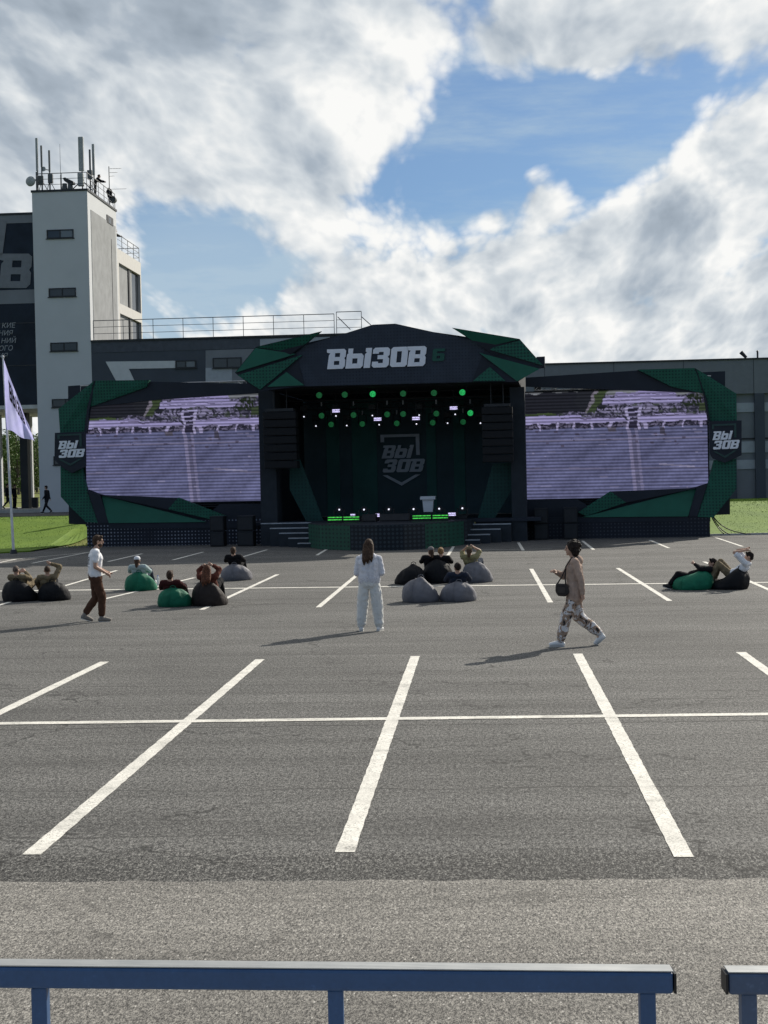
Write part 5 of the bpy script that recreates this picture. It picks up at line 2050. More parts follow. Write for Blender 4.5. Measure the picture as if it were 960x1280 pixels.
rows = [(-1.6, [(399, 494, 0), (431, 493.3, 0), (466, 492.5, 1), (504, 492, 0), (542.5, 491.2, 0), (578, 490.5, 1)], 'row right under the roof', 3.9),
        (1.2, [(402, 519.6, 0), (442, 518.8, 0), (484, 518, 0), (504, 517.5, 0), (545.5, 517, 0), (588, 516.3, 1)], 'middle row', 3.7),
        (3.6, [(414, 530.6, 0), (453, 530, 0), (496, 529.2, 0), (541, 528.4, 0), (579, 527.4, 0)], 'lowest row', 3.6)]
for (d, lst, nm, rp) in rows:
    for i, (px, py, br_) in enumerate(lst):
        spotlight(px, py, d, rp * (d + 68) / F_PX, f"{'bright' if br_ else 'dim'} green stage spotlight, {ordn[i]} from the flag side in the {nm}", LENS_B if br_ else LENS_D)
    grid_truss(d + .2, lst[0][1] - 18 * 68 / (68 + d), f'black lattice truss carrying the {nm} of green spotlights')

WHL = emit_mat('lamp_white', (.85, .86, 1.0), 1.5)
STR = emit_mat('strobe_lilac', (.66, .60, .95), 1.25)


def beam(px, py, d, label, hang=True, group='tiny white beam lamps'):
    c = SW(px, py, d)
    s = 1 if hang else -1
    t = thing('beam_lamp', c + V((0, 0, .5 * s)), label, 'beam lamp', group)
    ax = (CAM - c).normalized()
    MB().tube(c - ax * .34, c - ax * .005, .10, 10, .12).build('lamp_head', HEADM, t)
    MB().tube(c - ax * .006, c + ax * .01, .032, 12).build('lens', WHL, t)
    MB().poly([c - SU * .15 - ax * .15, c - SU * .15 - ax * .15 + V((0, 0, .26 * s)), c + SU * .15 - ax * .15 + V((0, 0, .26 * s)), c + SU * .15 - ax * .15], .02).build('yoke', HEADM, t)
    MB().sbox(*(lambda q: ((q - S0).dot(SU) - .16, (q - S0).dot(SU) + .16, (q - S0).dot(SN) - .12, (q - S0).dot(SN) + .12, min(q.z + .28 * s, q.z + .5 * s), max(q.z + .28 * s, q.z + .5 * s)))(c - ax * .15)).build('base', HEADM, t)


for i, (px, py) in enumerate(((380, 521), (420, 520), (465.5, 519.5), (524, 519), (569, 518))):
    beam(px, py, 1.6, f'tiny white beam lamp, {ordn[i]} from the flag side in the upper line of white dots')
for i, (px, py) in enumerate(((395, 532.6), (433.5, 532), (474, 531), (520.6, 530), (559.5, 529), (600.6, 529))):
    beam(px, py, 4.0, f'tiny white beam lamp, {ordn[i]} from the flag side in the lower line of white dots')
for i, (px, py) in enumerate(((424, 637), (455, 637), (486, 636.6), (517, 636.4), (549, 636), (578, 635.4))):
    c = SW(px, py, -2.2)
    d = -2.2
    t = thing('moving_head_lamp', W((c - S0).dot(SU), d, ZD), f'moving head lamp with white point on the stage floor, {ordn[i]} from the flag side', 'stage lamp', 'moving heads on the stage floor')
    u = (c - S0).dot(SU)
    MB().sbox(u - .2, u + .2, d - .17, d + .17, ZD, ZD + .16).build('base', HEADM, t, bevel=.02)
    MB().poly([W(u - .21, d, ZD + .14), W(u - .21, d, c.z), W(u - .2, d, c.z + .02)], .035).build('yoke_arm', HEADM, t)
    MB().poly([W(u + .21, d, ZD + .14), W(u + .21, d, c.z), W(u + .2, d, c.z + .02)], .035).build('yoke_arm', HEADM, t)
    ax = (CAM + V((0, 0, 1.0)) - c).normalized()
    MB().tube(c - ax * .26, c + ax * .05, .12, 12, .15).build('lamp_head', HEADM, t, bevel=.01)
    MB().tube(c + ax * .05, c + ax * .065, .040, 12).build('lens', WHL, t)


def strobe(px, py, wpx, hpx, d, label, floor=False):
    c = SW(px, py, d)
    u = (c - S0).dot(SU)
    w, h = wpx * (66 + d) / F_PX / 2, hpx * (66 + d) / F_PX / 2
    t = thing('strobe_panel', c, label, 'stage lamp', 'lilac strobe panels')
    MB().sbox(u - w - .05, u + w + .05, d, d + .18, c.z - h - .05, c.z + h + .05).build('housing', HEADM, t)
    MB().sbox(u - w, u + w, d - .01, d - .001, c.z - h, c.z - .012).build('light_panel', STR, t)
    MB().sbox(u - w, u + w, d - .01, d - .001, c.z + .012, c.z + h).build('light_panel', STR, t)
    if floor:
        MB().sbox(u - w * .7, u + w * .7, d + .02, d + .16, ZD, c.z - h - .05).build('stand', HEADM, t)
    else:
        MB().tube(W(u, d + .1, c.z + h), W(u, d + .1, c.z + h + .7), .025, 6).build('hanger', HEADM, t)


for i, (px, py) in enumerate(((420, 513.6), (472, 524), (520, 523), (567, 510))):
    strobe(px, py, 9.5, 4, -.4, f'lilac strobe panel hanging under the stage roof, {ordn[i]} from the flag side')
for i, (px, py, w) in enumerate(((441, 644.4, 6), (472, 644, 5), (565, 642.8, 9.5))):
    strobe(px, py, w, 4, -3.0, f'lilac strobe panel standing on the stage floor, {ordn[i]} from the flag side', True)

GBAR = emit_mat('bar_green', (.09, .80, .10), .8)
for i, (xa, xb, y) in enumerate(((410, 427.5, 651.5), (429.5, 449, 651.4), (516, 538.5, 650.6), (541, 560, 649.6))):
    d = -4.2
    u0, zc = SP(xa, y, d); u1, _ = SP(xb, y, d)
    t = thing('light_bar', W((u0 + u1) / 2, d, ZD), f'low bar of two glowing green strips on the apron, {ordn[i]} from the flag side', 'light bar', 'green light bars on the apron')
    zc = max(zc, ZD + .16)
    MB().sbox(u0 - .02, u1 + .02, d, d + .2, ZD, zc + .10).build('housing', HEADM, t)
    MB().sbox(u0, u1, d - .02, d - .001, zc + .04, zc + .08).build('light_strip', GBAR, t)
    MB().sbox(u0, u1, d - .02, d - .001, zc - .06, zc - .02).build('light_strip', GBAR, t)
# low monitor wedge boxes between the bars
for i, (xa, xb, y) in enumerate(((452, 470, 651.8), (474, 512, 652))):
    d = -4.0
    u0, zc = SP(xa, y, d); u1, _ = SP(xb, y, d)
    t = thing('stage_monitor', W((u0 + u1) / 2, d, ZD), ['low dark monitor wedge between the green bars, the narrow one', 'low dark wide monitor wedge in the middle of the apron'][i], 'loudspeaker')
    mb = MB()
    mb.prism([W(u0, d, ZD), W(u0, d + .5, ZD), W(u0, d + .5, ZD + .32), W(u0, d + .22, ZD + .32)], SU * (u1 - u0))
    o = mb.build('cabinet', HEADM, t, bevel=.015)
    mb = MB()
    a = [W(u0 + .04, d - .004, ZD + .05), W(u1 - .04, d - .004, ZD + .05), W(u1 - .04, d + .19, ZD + .30), W(u0 + .04, d + .19, ZD + .30)]
    mb.prism(a, SN * .02)
    mb.build('grille', mat('sub_grille', (.02, .022, .026), .7), o)

# lectern
d = -.2
cu_, ztop = SP(534.7, 620.3, d)
t = thing('lectern', W(cu_, d, ZD), 'white lectern with broad flat top and tapered front standing on the stage', 'lectern')
LW = mat('lectern_white', (.66, .67, .70), .5, var=.03)
k = (66 + d) / F_PX
MB().sbox(cu_ - 9.7 * k, cu_ + 9.7 * k, d - .12, d + .42, ztop - 4.4 * k, ztop).build('top', LW, t, bevel=.012)
mb = MB()
zb_ = SP(535, 640, d)[1]
mb.prism([W(cu_ - 7.2 * k, d, ztop - 4.5 * k), W(cu_ + 7.2 * k, d, ztop - 4.5 * k), W(cu_ + 5.8 * k, d, zb_), W(cu_ - 5.8 * k, d, zb_)], SN * .34)
mb.build('front', LW, t, bevel=.012)
MB().sbox(cu_ - 5.2 * k, cu_ + 5.2 * k, d + .04, d + .30, ZD + .04, zb_).build('pedestal', NAVY, t)
MB().sbox(cu_ - 6.5 * k, cu_ + 6.5 * k, d - .02, d + .38, ZD + .001, ZD + .04).build('base', NAVY, t)

# ------------------------------------------------------------------ people
SKIN = mat('skin', (.42, .26, .19), .6, var=.08, scale=8)
def hair_mat(name, c):
    m, nt, b = new_mat(name)
    tc = N(nt, 'ShaderNodeTexCoord')
    mp = N(nt, 'ShaderNodeMapping')
    mp.inputs['Scale'].default_value = (70, 70, 7)
    L(nt, tc, 'Object', mp, 'Vector')
    n1 = N(nt, 'ShaderNodeTexNoise', Scale=1.0, Detail=4.0)
    L(nt, mp, 0, n1, 'Vector')
    nt.links.new(ramp(nt, n1.outputs['Fac'], [(.32, tuple(x * .45 for x in c)), (.55, c), (.72, tuple(min(1, x * 2.2) for x in c))]), b.inputs['Base Color'])
    b.inputs['Roughness'].default_value = .72
    b.inputs['Specular IOR Level'].default_value = .2
    bp = N(nt, 'ShaderNodeBump', Strength=.8, Distance=.012)
    L(nt, n1, 'Fac', bp, 'Height')
    L(nt, bp, 'Normal', b, 'Normal')
    return m


HAIRB = hair_mat('hair_brown', (.055, .032, .020))
HAIRD = hair_mat('hair_black', (.018, .012, .010))
HAIRL = hair_mat('hair_blond', (.22, .13, .06))
HAIRR = hair_mat('hair_auburn', (.10, .040, .022))
HAIRG = hair_mat('hair_stubble', (.11, .085, .07))
EYE = mat('eye', (.02, .015, .012), .2)
SOLE = mat('shoe_sole', (.5, .49, .46), .7)


def cloth_mat(name, c, var=.10, bump=.35):
    return mat(name, c, .9, var=var, scale=9, bump=bump, bscale=26, spec=.1)


def mirror(p):
    return (-p[0], p[1], p[2])


def stand(k=1.0):
    """a relaxed standing skeleton, facing +y, x to the right; k scales from 1.75 m"""
    J = dict(pelvis=(0, 0, .93), waist=(0, -.01, 1.08), chest=(0, -.005, 1.30), neck=(0, 0, 1.47), head=(0, .035, 1.63))
    for s, n in ((-1, 'l'), (1, 'r')):
        J[n + 'sh'] = (s * .185, -.01, 1.405); J[n + 'el'] = (s * .245, -.03, 1.12); J[n + 'wr'] = (s * .25, .05, .87)
        J[n + 'hip'] = (s * .095, 0, .90); J[n + 'kn'] = (s * .105, .02, .49); J[n + 'an'] = (s * .11, -.02, .09); J[n + 'toe'] = (s * .125, .15, .035)
    return {a: V(p) * k for a, p in J.items()}


def recline():
    """low in a bean bag, back against it"""
    J = dict(pelvis=(0, .14, .27), waist=(0, .03, .36), chest=(0, -.13, .48), neck=(0, -.24, .605), head=(0, -.245, .725))
    for s, n in ((-1, 'l'), (1, 'r')):
        J[n + 'sh'] = (s * .18, -.20, .56); J[n + 'el'] = (s * .27, .02, .44); J[n + 'wr'] = (s * .10, .18, .47)
        J[n + 'hip'] = (s * .095, .16, .27); J[n + 'kn'] = (s * .15, .56, .43); J[n + 'an'] = (s * .15, .90, .09); J[n + 'toe'] = (s * .18, 1.05, .05)
    return {a: V(p) for a, p in J.items()}


def hand(mb, wr, el, side, k, curl=.55):
    d = (wr - el).normalized()
    x = V((side, 0, 0))
    n = d.cross(x)
    if n.length < .2:
        n = d.cross(V((0, 1, 0)))
    n.normalize()                       # palm normal
    w = n.cross(d).normalized()
    pc = wr + d * .045 * k
    mb.cap(wr, .026 * k, pc + d * .02 * k, .034 * k)
    for i, (off, ln) in enumerate(((-.027, .068), (-.009, .078), (.010, .073), (.027, .058))):
        b = pc + w * off * k + d * .028 * k
        m = b + (d * .9 + n * curl * .5).normalized() * ln * .5 * k
        e = m + (d * .55 + n * curl * 1.5).normalized() * ln * .5 * k
        mb.chain([pc + w * off * .6 * k, b, m, e], [.011 * k, .0105 * k, .0095 * k, .008 * k])
    b = wr + d * .02 * k - w * .026 * k
    mb.chain([b, b - w * .022 * k + d * .03 * k + n * .01 * k, b - w * .022 * k + d * .058 * k + n * .022 * k], [.013 * k, .0115 * k, .009 * k])


def make_person(label, loc, rz, J, k, top, bottom, shoes, hair, voxel=.012, group=None, face=0.0, nod=0.0, sleeves=1.0, wide=1.0, hem=.0, hood=False,
                beard=False, eyes=False, extra=None, leg_open=False, torso=1.0):
    t = thing('person', (0, 0, 0), label, 'person', group)
    H = Matrix.Rotation(face, 3, 'Z') @ Matrix.Rotation(nod, 3, 'X')
    hc = J['head']
    b = MB()
    # torso
    for s in (-1, 1):
        o = V((s * .065 * k, 0, 0))
        sd = (J['rsh'] - J['lsh']).normalized()
        o = sd * s * .068 * k
        b.chain([J['pelvis'] + o, J['waist'] + o * .9, J['chest'] + o * 1.1], [.105 * k * torso, .095 * k * torso, .105 * k * torso])
    b.cap(J['lsh'], .055 * k, J['rsh'], .055 * k)
    b.cap(J['neck'] - V((0, .0, .04)) * k, .06 * k, J['lsh'].lerp(J['neck'], .35), .05 * k)
    b.cap(J['neck'] - V((0, .0, .04)) * k, .06 * k, J['rsh'].lerp(J['neck'], .35), .05 * k)
    b.chain([J['chest'], J['neck'], hc - V((0, 0, .05)) * k], [.09 * k, .056 * k, .05 * k])
    # head
    b.ell(hc + H @ V((0, -.008, .018)) * k, (.074 * k, .094 * k, .098 * k), H)
    b.ell(hc + H @ V((0, .022, -.045)) * k, (.055 * k, .066 * k, .07 * k), H)
    b.cap(hc + H @ V((0, .078, .022)) * k, .011 * k, hc + H @ V((0, .103, -.022)) * k, .015 * k)
    b.cap(hc + H @ V((-.028, .078, .034)) * k, .013 * k, hc + H @ V((.028, .078, .034)) * k, .013 * k)
    b.cap(hc + H @ V((-.02, .082, -.058)) * k, .010 * k, hc + H @ V((.02, .082, -.058)) * k, .010 * k)
    b.ell(hc + H @ V((0, .07, -.098)) * k, (.022 * k, .018 * k, .018 * k), H)
    for s in (-1, 1):
        b.ell(hc + H @ V((s * .077, -.012, -.008)) * k, (.011 * k, .022 * k, .033 * k), H)
    # limbs
    for n, s in (('l', -1), ('r', 1)):
        b.chain([J[n + 'sh'], J[n + 'el'], J[n + 'wr']], [.050 * k, .039 * k, .027 * k])
        hand(b, J[n + 'wr'], J[n + 'el'], s, k)
        b.chain([J[n + 'hip'], J[n + 'kn'], J[n + 'an']], [.082 * k, .056 * k, .040 * k])
        b.chain([J[n + 'an'] - V((0, .0, .03)) * k, J[n + 'toe']], [.042 * k, .028 * k])
    body = remesh(b.build('body', SKIN, t), voxel)
    # trousers
    c = MB()
    for s in (-1, 1):
        c.cap(J['pelvis'] + V((s * .065 * k, 0, .05 * k)), .118 * k * torso, J['pelvis'] + V((s * .06 * k, 0, -.02 * k)), .120 * k * torso)
    for n in ('l', 'r'):
        e = J[n + 'kn'].lerp(J[n + 'an'], .82)
        c.chain([J[n + 'hip'], J[n + 'hip'].lerp(J[n + 'kn'], .5), J[n + 'kn'], e], [.103 * k, .092 * k * wide ** .5, .076 * k * wide, .062 * k * wide])
        if wide > 1.2:
            c.chain([e, J[n + 'an'].lerp(e, .3)], [.06 * k * wide, .05 * k * wide])
    remesh(c.build('trousers', bottom, t), voxel)
    # top
    c = MB()
    for s in (-1, 1):
        o = (J['rsh'] - J['lsh']).normalized() * s * .072 * k
        lo = J['pelvis'] + V((0, 0, .05 * k)) - V((0, 0, hem)) + o
        c.chain([lo, J['waist'] + o * .95, J['chest'] + o * 1.1], [(.124 + hem * .06) * k * torso, .116 * k * torso, .124 * k * torso])
    c.cap(J['lsh'], .072 * k, J['rsh'], .072 * k)
    for n in ('l', 'r'):
        c.cap(J['neck'] - V((0, 0, .05)) * k, .068 * k, J[n + 'sh'].lerp(J['neck'], .3), .064 * k)
        if sleeves >= 1:
            c.chain([J[n + 'sh'], J[n + 'el'], J[n + 'el'].lerp(J[n + 'wr'], min(.95, sleeves - .06))], [.074 * k, .060 * k, .045 * k])
        else:
            c.chain([J[n + 'sh'], J[n + 'sh'].lerp(J[n + 'el'], sleeves)], [.076 * k, .070 * k])
    if hood:
        c.ell(J['neck'] + V((0, -.085, -.045)) * k, (.145 * k, .075 * k, .095 * k))
        c.cap(J['neck'] + V((-.08, .0, -.02)) * k, .045 * k, J['neck'] + V((.08, 0, -.02)) * k, .045 * k)
    remesh(c.build('top', top, t), voxel)
    # shoes
    for n in ('l', 'r'):
        an, to = J[n + 'an'], J[n + 'toe']
        f = V((to.x - an.x, to.y - an.y, 0))
        f = f.normalized() if f.length > .01 else V((0, 1, 0))
        dirn = (to - (an - V((0, 0, .055 * k)))).normalized()
        heel = an - V((0, 0, .045 * k)) - f * .035 * k
        sh = MB()
        sh.chain([heel, heel.lerp(to, .55) + V((0, 0, .012 * k)), to], [.046 * k, .046 * k, .034 * k])
        sh.cap(an, .05 * k, an - V((0, 0, .04 * k)), .048 * k)
        so_ = remesh(sh.build('shoe', shoes, t), max(.008, voxel * .9))
        sl = MB()
        side_ = V((-dirn.y, dirn.x, 0)).normalized() if abs(dirn.z) < .95 else V((1, 0, 0))
        upv = side_.cross(dirn) * -1
        upv = dirn.cross(side_) * -1
        if upv.z < 0:
            upv = -upv
        a = heel - dirn * .035 * k
        e = to + dirn * .030 * k
        q = [a - side_ * .036 * k, a + side_ * .036 * k, a.lerp(e, .65) + side_ * .048 * k, e + side_ * .028 * k, e - side_ * .028 * k, a.lerp(e, .65) - side_ * .048 * k]
        drop = .030 * k
        sl.prism([p - upv * drop for p in q], -upv * .016 * k)
        sl.build('sole', SOLE, so_)
    # hair
    if hair:
        hm, style = hair
        c = MB()
        if style == 'buzz':
            c.ell(hc + H @ V((0, -.014, .026)) * k, (.0755 * k, .094 * k, .096 * k), H)
        elif style == 'short':
            c.ell(hc + H @ V((0, -.020, .032)) * k, (.083 * k, .100 * k, .098 * k), H)
            c.ell(hc + H @ V((0, -.055, -.02)) * k, (.070 * k, .055 * k, .07 * k), H)
            c.cap(hc + H @ V((-.04, .05, .095)) * k, .03 * k, hc + H @ V((.04, .05, .095)) * k, .03 * k)
        elif style == 'long':
            c.ell(hc + H @ V((0, -.020, .030)) * k, (.087 * k, .103 * k, .103 * k), H)
            for s in (-1, 0, 1):
                p0 = hc + H @ V((s * .048, -.055, 0)) * k
                c.chain([p0, p0 + V((s * .014, -.075, -.13)) * k, p0 + V((s * .020, -.135, -.25 + .025 * s)) * k, p0 + V((s * .022, -.135, -.33 + .03 * s)) * k], [.056 * k, .052 * k, .042 * k, .016 * k])
            c.cap(hc + H @ V((-.072, -.03, -.03)) * k, .032 * k, hc + H @ V((.072, -.03, -.03)) * k, .032 * k)
        elif style == 'bun':
            c.ell(hc + H @ V((0, -.020, .030)) * k, (.084 * k, .100 * k, .099 * k), H)
            c.ell(hc + H @ V((0, -.09, .07)) * k, (.045 * k, .045 * k, .045 * k), H)
        elif style == 'curly':
            rr = random.Random(9)
            c.ell(hc + H @ V((0, -.035, .035)) * k, (.104 * k, .115 * k, .112 * k), H)
            c.ell(hc + H @ V((0, -.06, -.06)) * k, (.100 * k, .075 * k, .085 * k), H)
            for _ in range(95):
                a, g = rr.uniform(0, 6.28), rr.uniform(-.75, 1.4)
                d = V((math.cos(a) * math.cos(g), math.sin(a) * math.cos(g), math.sin(g)))
                if d.y > .45 and d.z < .45:
                    continue
                c.ell(hc + H @ (V((d.x * .102, d.y * .115 - .045, d.z * .12 + .02)) * k), (rr.uniform(.016, .030) * k,) * 3)
            for s in (-1, 1):
                c.cap(hc + H @ V((s * .06, -.05, -.02)) * k, .04 * k, hc + H @ V((s * .05, -.06, -.10)) * k, .032 * k)
        if style != 'cap':
            remesh(c.build('hair', hm, t), min(voxel, .009), 6 if style == 'curly' else 2)
        else:
            c.ell(hc + H @ V((0, -.03, .0)) * k, (.080 * k, .09 * k, .095 * k), H)
            c.chain([hc + H @ V((0, -.07, -.02)) * k, hc + H @ V((0, -.10, -.15)) * k], [.06 * k, .035 * k])
            remesh(c.build('hair', hm[0], t), .011, 2)
            c = MB()
            c.ell(hc + H @ V((0, -.012, .062)) * k, (.087 * k, .103 * k, .074 * k), H)
            cp = remesh(c.build('cap', hm[1], t), .010, 2)
            c = MB()
            pts = [hc + H @ V((x * .075, .085 + .075 * math.sqrt(max(0, 1 - x * x)), .050 - .02 * (1 - x * x) * 0)) * k for x in (-1, -.7, -.3, 0, .3, .7, 1)]
            c.prism(pts, (0, 0, .008))
            c.build('visor', hm[1], cp)
    if beard:
        c = MB()
        c.ell(hc + H @ V((0, .030, -.070)) * k, (.059 * k, .066 * k, .055 * k), H)
        remesh(c.build('beard', HAIRB, t), .008, 2)
    if eyes:
        for s in (-1, 1):
            MB().ell(hc + H @ V((s * .031, .083, .008)) * k, (.012 * k, .008 * k, .007 * k), H).build('eye', EYE, body)
    if extra:
        extra(t, J, k)
    t.location = loc
    t.rotation_euler.z = rz
    return t


def tee_mat():
    m, nt, b = new_mat('white_tee')
    tc = N(nt, 'ShaderNodeTexCoord')
    n1 = N(nt, 'ShaderNodeTexNoise', Scale=10.0, Detail=5.0)
    L(nt, tc, 'Object', n1, 'Vector')
    sp = N(nt, 'ShaderNodeSeparateXYZ')
    L(nt, tc, 'Object', sp, 0)
    n2 = N(nt, 'ShaderNodeTexNoise', Scale=22.0, Detail=2.0)
    L(nt, tc, 'Object', n2, 'Vector')
    blk = ramp(nt, n2.outputs['Fac'], [(.47, 0.0), (.50, 1.0)])
    zb_ = ramp(nt, math_n(nt, 'ABSOLUTE', math_n(nt, 'SUBTRACT', sp.outputs['Z'], 1.22)), [(.10, 1.0), (.115, 0.0)])
    xb = ramp(nt, math_n(nt, 'ABSOLUTE', math_n(nt, 'SUBTRACT', sp.outputs['X'], .0)), [(.10, 1.0), (.115, 0.0)])
    yb = ramp(nt, math_n(nt, 'MULTIPLY', sp.outputs['Y'], -1.0), [(.04, 0.0), (.06, 1.0)])
    f = mix(nt, 1.0, mix(nt, 1.0, blk, zb_, 'MULTIPLY'), mix(nt, 1.0, xb, yb, 'MULTIPLY'), 'MULTIPLY')
    base = ramp(nt, n1.outputs['Fac'], [(.3, (.68, .68, .70)), (.7, (.78, .78, .79))])
    nt.links.new(mix(nt, f, base, (.06, .06, .065)), b.inputs['Base Color'])
    b.inputs['Roughness'].default_value = .9
    bp = N(nt, 'ShaderNodeBump', Strength=.4, Distance=.02)
    L(nt, n1, 'Fac', bp, 'Height')
    L(nt, bp, 'Normal', b, 'Normal')
    return m


def print_mat(name, stops, scale):
    m, nt, b = new_mat(name)
    tc = N(nt, 'ShaderNodeTexCoord')
    w = N(nt, 'ShaderNodeTexNoise', Scale=scale, Detail=3.0, Roughness=.6, Distortion=1.2)
    L(nt, tc, 'Object', w, 'Vector')
    r = ramp(nt, w.outputs['Fac'], stops)
    [n for n in nt.nodes if n.type == 'VALTORGB'][0].color_ramp.interpolation = 'CONSTANT'
    nt.links.new(r, b.inputs['Base Color'])
    b.inputs['Roughness'].default_value = .85
    return m


HOODIE = cloth_mat('hoodie_white', (.62, .62, .66), .07, .8)
PANTSW = cloth_mat('pants_white', (.62, .62, .60), .05, .6)
SHOEW = mat('shoe_white', (.66, .66, .66), .6)
BROWN = cloth_mat('trousers_brown', (.075, .038, .025), .15)
BEIGE = cloth_mat('jacket_beige', (.36, .265, .215), .14, .6)
CAMO = print_mat('trousers_print', [(0, (.02, .018, .018)), (.40, (.30, .21, .155)), (.50, (.62, .60, .60)), (.60, (.035, .03, .03)), (.64, (.36, .26, .19)), (.74, (.66, .64, .62))], 6.0)
SHOEG = mat('shoe_grey', (.20, .18, .16), .7)
BLACKC = cloth_mat('cloth_black', (.010, .010, .012))
NAVYC = cloth_mat('cloth_navy', (.022, .028, .045))
KHAKI = cloth_mat('cloth_khaki', (.17, .135, .085), .2)
OLIVE = cloth_mat('cloth_olive', (.22, .20, .11), .2)
MAROON = cloth_mat('cloth_maroon', (.045, .014, .014))
DENIM = cloth_mat('cloth_denim', (.03, .04, .06))
WHITEC = cloth_mat('cloth_white', (.66, .67, .70), .06)
TEAL = cloth_mat('cloth_pale_teal', (.36, .44, .44), .1)
RUST = cloth_mat('cloth_rust', (.10, .035, .025))

# man walking to the stage's right
J = stand()
J['chest'] = V((0, .015, 1.30)); J['neck'] = V((0, .03, 1.48)); J['head'] = V((0, .075, 1.635))
for n in ('lsh', 'rsh'):
    J[n].y = .0
J['rel'] = V((.25, -.03, 1.13)); J['rwr'] = V((.15, .20, .99))
J['lel'] = V((-.25, .0, 1.13)); J['lwr'] = V((-.08, .24, 1.0))
J['rkn'] = V((.10, .11, .50)); J['ran'] = V((.10, .10, .09)); J['rtoe'] = V((.11, .26, .035))
J['lkn'] = V((-.10, .02, .49)); J['lan'] = V((-.10, -.22, .145)); J['ltoe'] = V((-.10, -.08, .035))
g = ground(120.5, 777)
make_person('man in a white t-shirt and brown trousers walking across the asphalt', g, R(-68), J, 1.02, tee_mat(), BROWN, SHOEG, (HAIRB, 'short'), .0075,
            sleeves=.5, beard=True, eyes=True, nod=-.12, torso=1.1, wide=1.12)

# woman seen from the back
k = .96
J = stand(k)
J['lhip'] = V((-.10, 0, .87)); J['rhip'] = V((.10, 0, .87))
J['lkn'] = V((-.135, .01, .47)); J['rkn'] = V((.135, .01, .47))
J['lan'] = V((-.165, -.01, .09)); J['ran'] = V((.165, .0, .09)); J['ltoe'] = V((-.19, .14, .035)); J['rtoe'] = V((.20, .14, .035))
J['lel'] = V((-.235, .0, 1.06)); J['rel'] = V((.235, .0, 1.06)); J['lwr'] = V((-.15, .22, 1.10)); J['rwr'] = V((.14, .23, 1.10))
for n in ('lsh', 'rsh'):
    J[n].z -= .025
g = ground(463, 789)


def phone(t, J, k):
    pass


def hoodie_bits(t, J, k):
    # ribbed hem, cuffs at the ankles and the two sides of the hood
    mb = MB()
    for s in (-1, 1):
        mb.cap((s * .072, 0, .935), .134, (s * .072, 0, .975), .138)
    remesh(mb.build('waistband', mat('rib_white', (.56, .56, .60), .9, scale=60, var=.2), t), .0075)
    for n in ('l', 'r'):
        a = J[n + 'an']
        c = MB().cap(a + V((0, 0, .035)), .058, a + V((0, 0, .075)), .062)
        remesh(c.build('cuff', mat('rib_white', (.56, .56, .60), .9, scale=60, var=.2), t), .0075)


make_person('woman in a white hoodie and wide white trousers standing with her back turned', g, R(-4), J, k, HOODIE, PANTSW, SHOEW, (HAIRB, 'long'), .0075,
            sleeves=1.95, wide=1.48, hood=True, eyes=True, nod=-.15, hem=-.02, torso=1.12, extra=hoodie_bits)

# woman walking to the left
k = .97
J = stand(k)
J['pelvis'] = V((0, -.01, .90))
J['lhip'] = V((-.09, -.01, .87)); J['rhip'] = V((.09, -.01, .87))
J['lkn'] = V((-.10, .14, .49)); J['lan'] = V((-.10, .24, .09)); J['ltoe'] = V((-.11, .40, .045))
J['rkn'] = V((.10, -.06, .47)); J['ran'] = V((.10, -.42, .18)); J['rtoe'] = V((.10, -.33, .035))
J['lel'] = V((-.23, -.10, 1.10)); J['lwr'] = V((-.23, -.12, .86))
J['rel'] = V((.20, .15, 1.12)); J['rwr'] = V((.10, .27, 1.19))
g = ground(719, 807.5)


def jacket_bits(t, J, k):
    bg_ = MB()
    bg_.prism([(-.20, .12, 1.02), (-.20, .30, 1.03), (-.20, .31, .90), (-.20, .27, .83), (-.20, .15, .82), (-.20, .08, .88)], (.11, 0, 0))
    o = bg_.build('handbag', mat('bag_black', (.022, .017, .016), .5, var=.3, scale=20), None, bevel=.02, loc=(0, 0, 0))
    o.location = t_loc
    o.rotation_euler.z = R(90)
    tag(o, 'black shoulder bag carried at the hip of the walking woman in beige', 'handbag')
    st = MB()
    st.poly([(-.15, .14, 1.01), (-.16, .15, 1.12), (-.16, .135, 1.30), (-.13, .04, 1.44), (-.10, -.06, 1.44)], .012, 6)
    st.poly([(-.15, .28, 1.02), (-.16, .20, 1.14), (-.16, .145, 1.26)], .012, 6)
    s = st.build('strap', mat('bag_black', (.022, .017, .016), .5), None, loc=(0, 0, 0))
    s.parent = o
    MB().box((-.212, .16, .88), (-.202, .28, .97)).build('flap', mat('bag_flap', (.035, .028, .026), .4), o, bevel=.004)


t_loc = g
make_person('woman in a beige jacket and patterned trousers striding past with short dark hair', g, R(90), J, k, BEIGE, CAMO, SHOEW, (HAIRD, 'curly'), .0075,
            sleeves=1.9, wide=1.32, hood=True, eyes=True, hem=.14, extra=jacket_bits, torso=1.16)


# ------------------------------------------------------------------ bean bags
def bag_mat(name, c):
    m, nt, b = new_mat(name)
    tc = N(nt, 'ShaderNodeTexCoord')
    n1 = N(nt, 'ShaderNodeTexNoise', Scale=5.0, Detail=6.0, Roughness=.6, Distortion=.6)
    L(nt, tc, 'Object', n1, 'Vector')
    nt.links.new(ramp(nt, n1.outputs['Fac'], [(.3, tuple(x * .8 for x in c)), (.7, tuple(x * 1.2 for x in c))]), b.inputs['Base Color'])
    b.inputs['Roughness'].default_value = .68
    b.inputs['Specular IOR Level'].default_value = .22
    bp = N(nt, 'ShaderNodeBump', Strength=.55, Distance=.05)
    L(nt, n1, 'Fac', bp, 'Height')
    L(nt, bp, 'Normal', b, 'Normal')
    return m


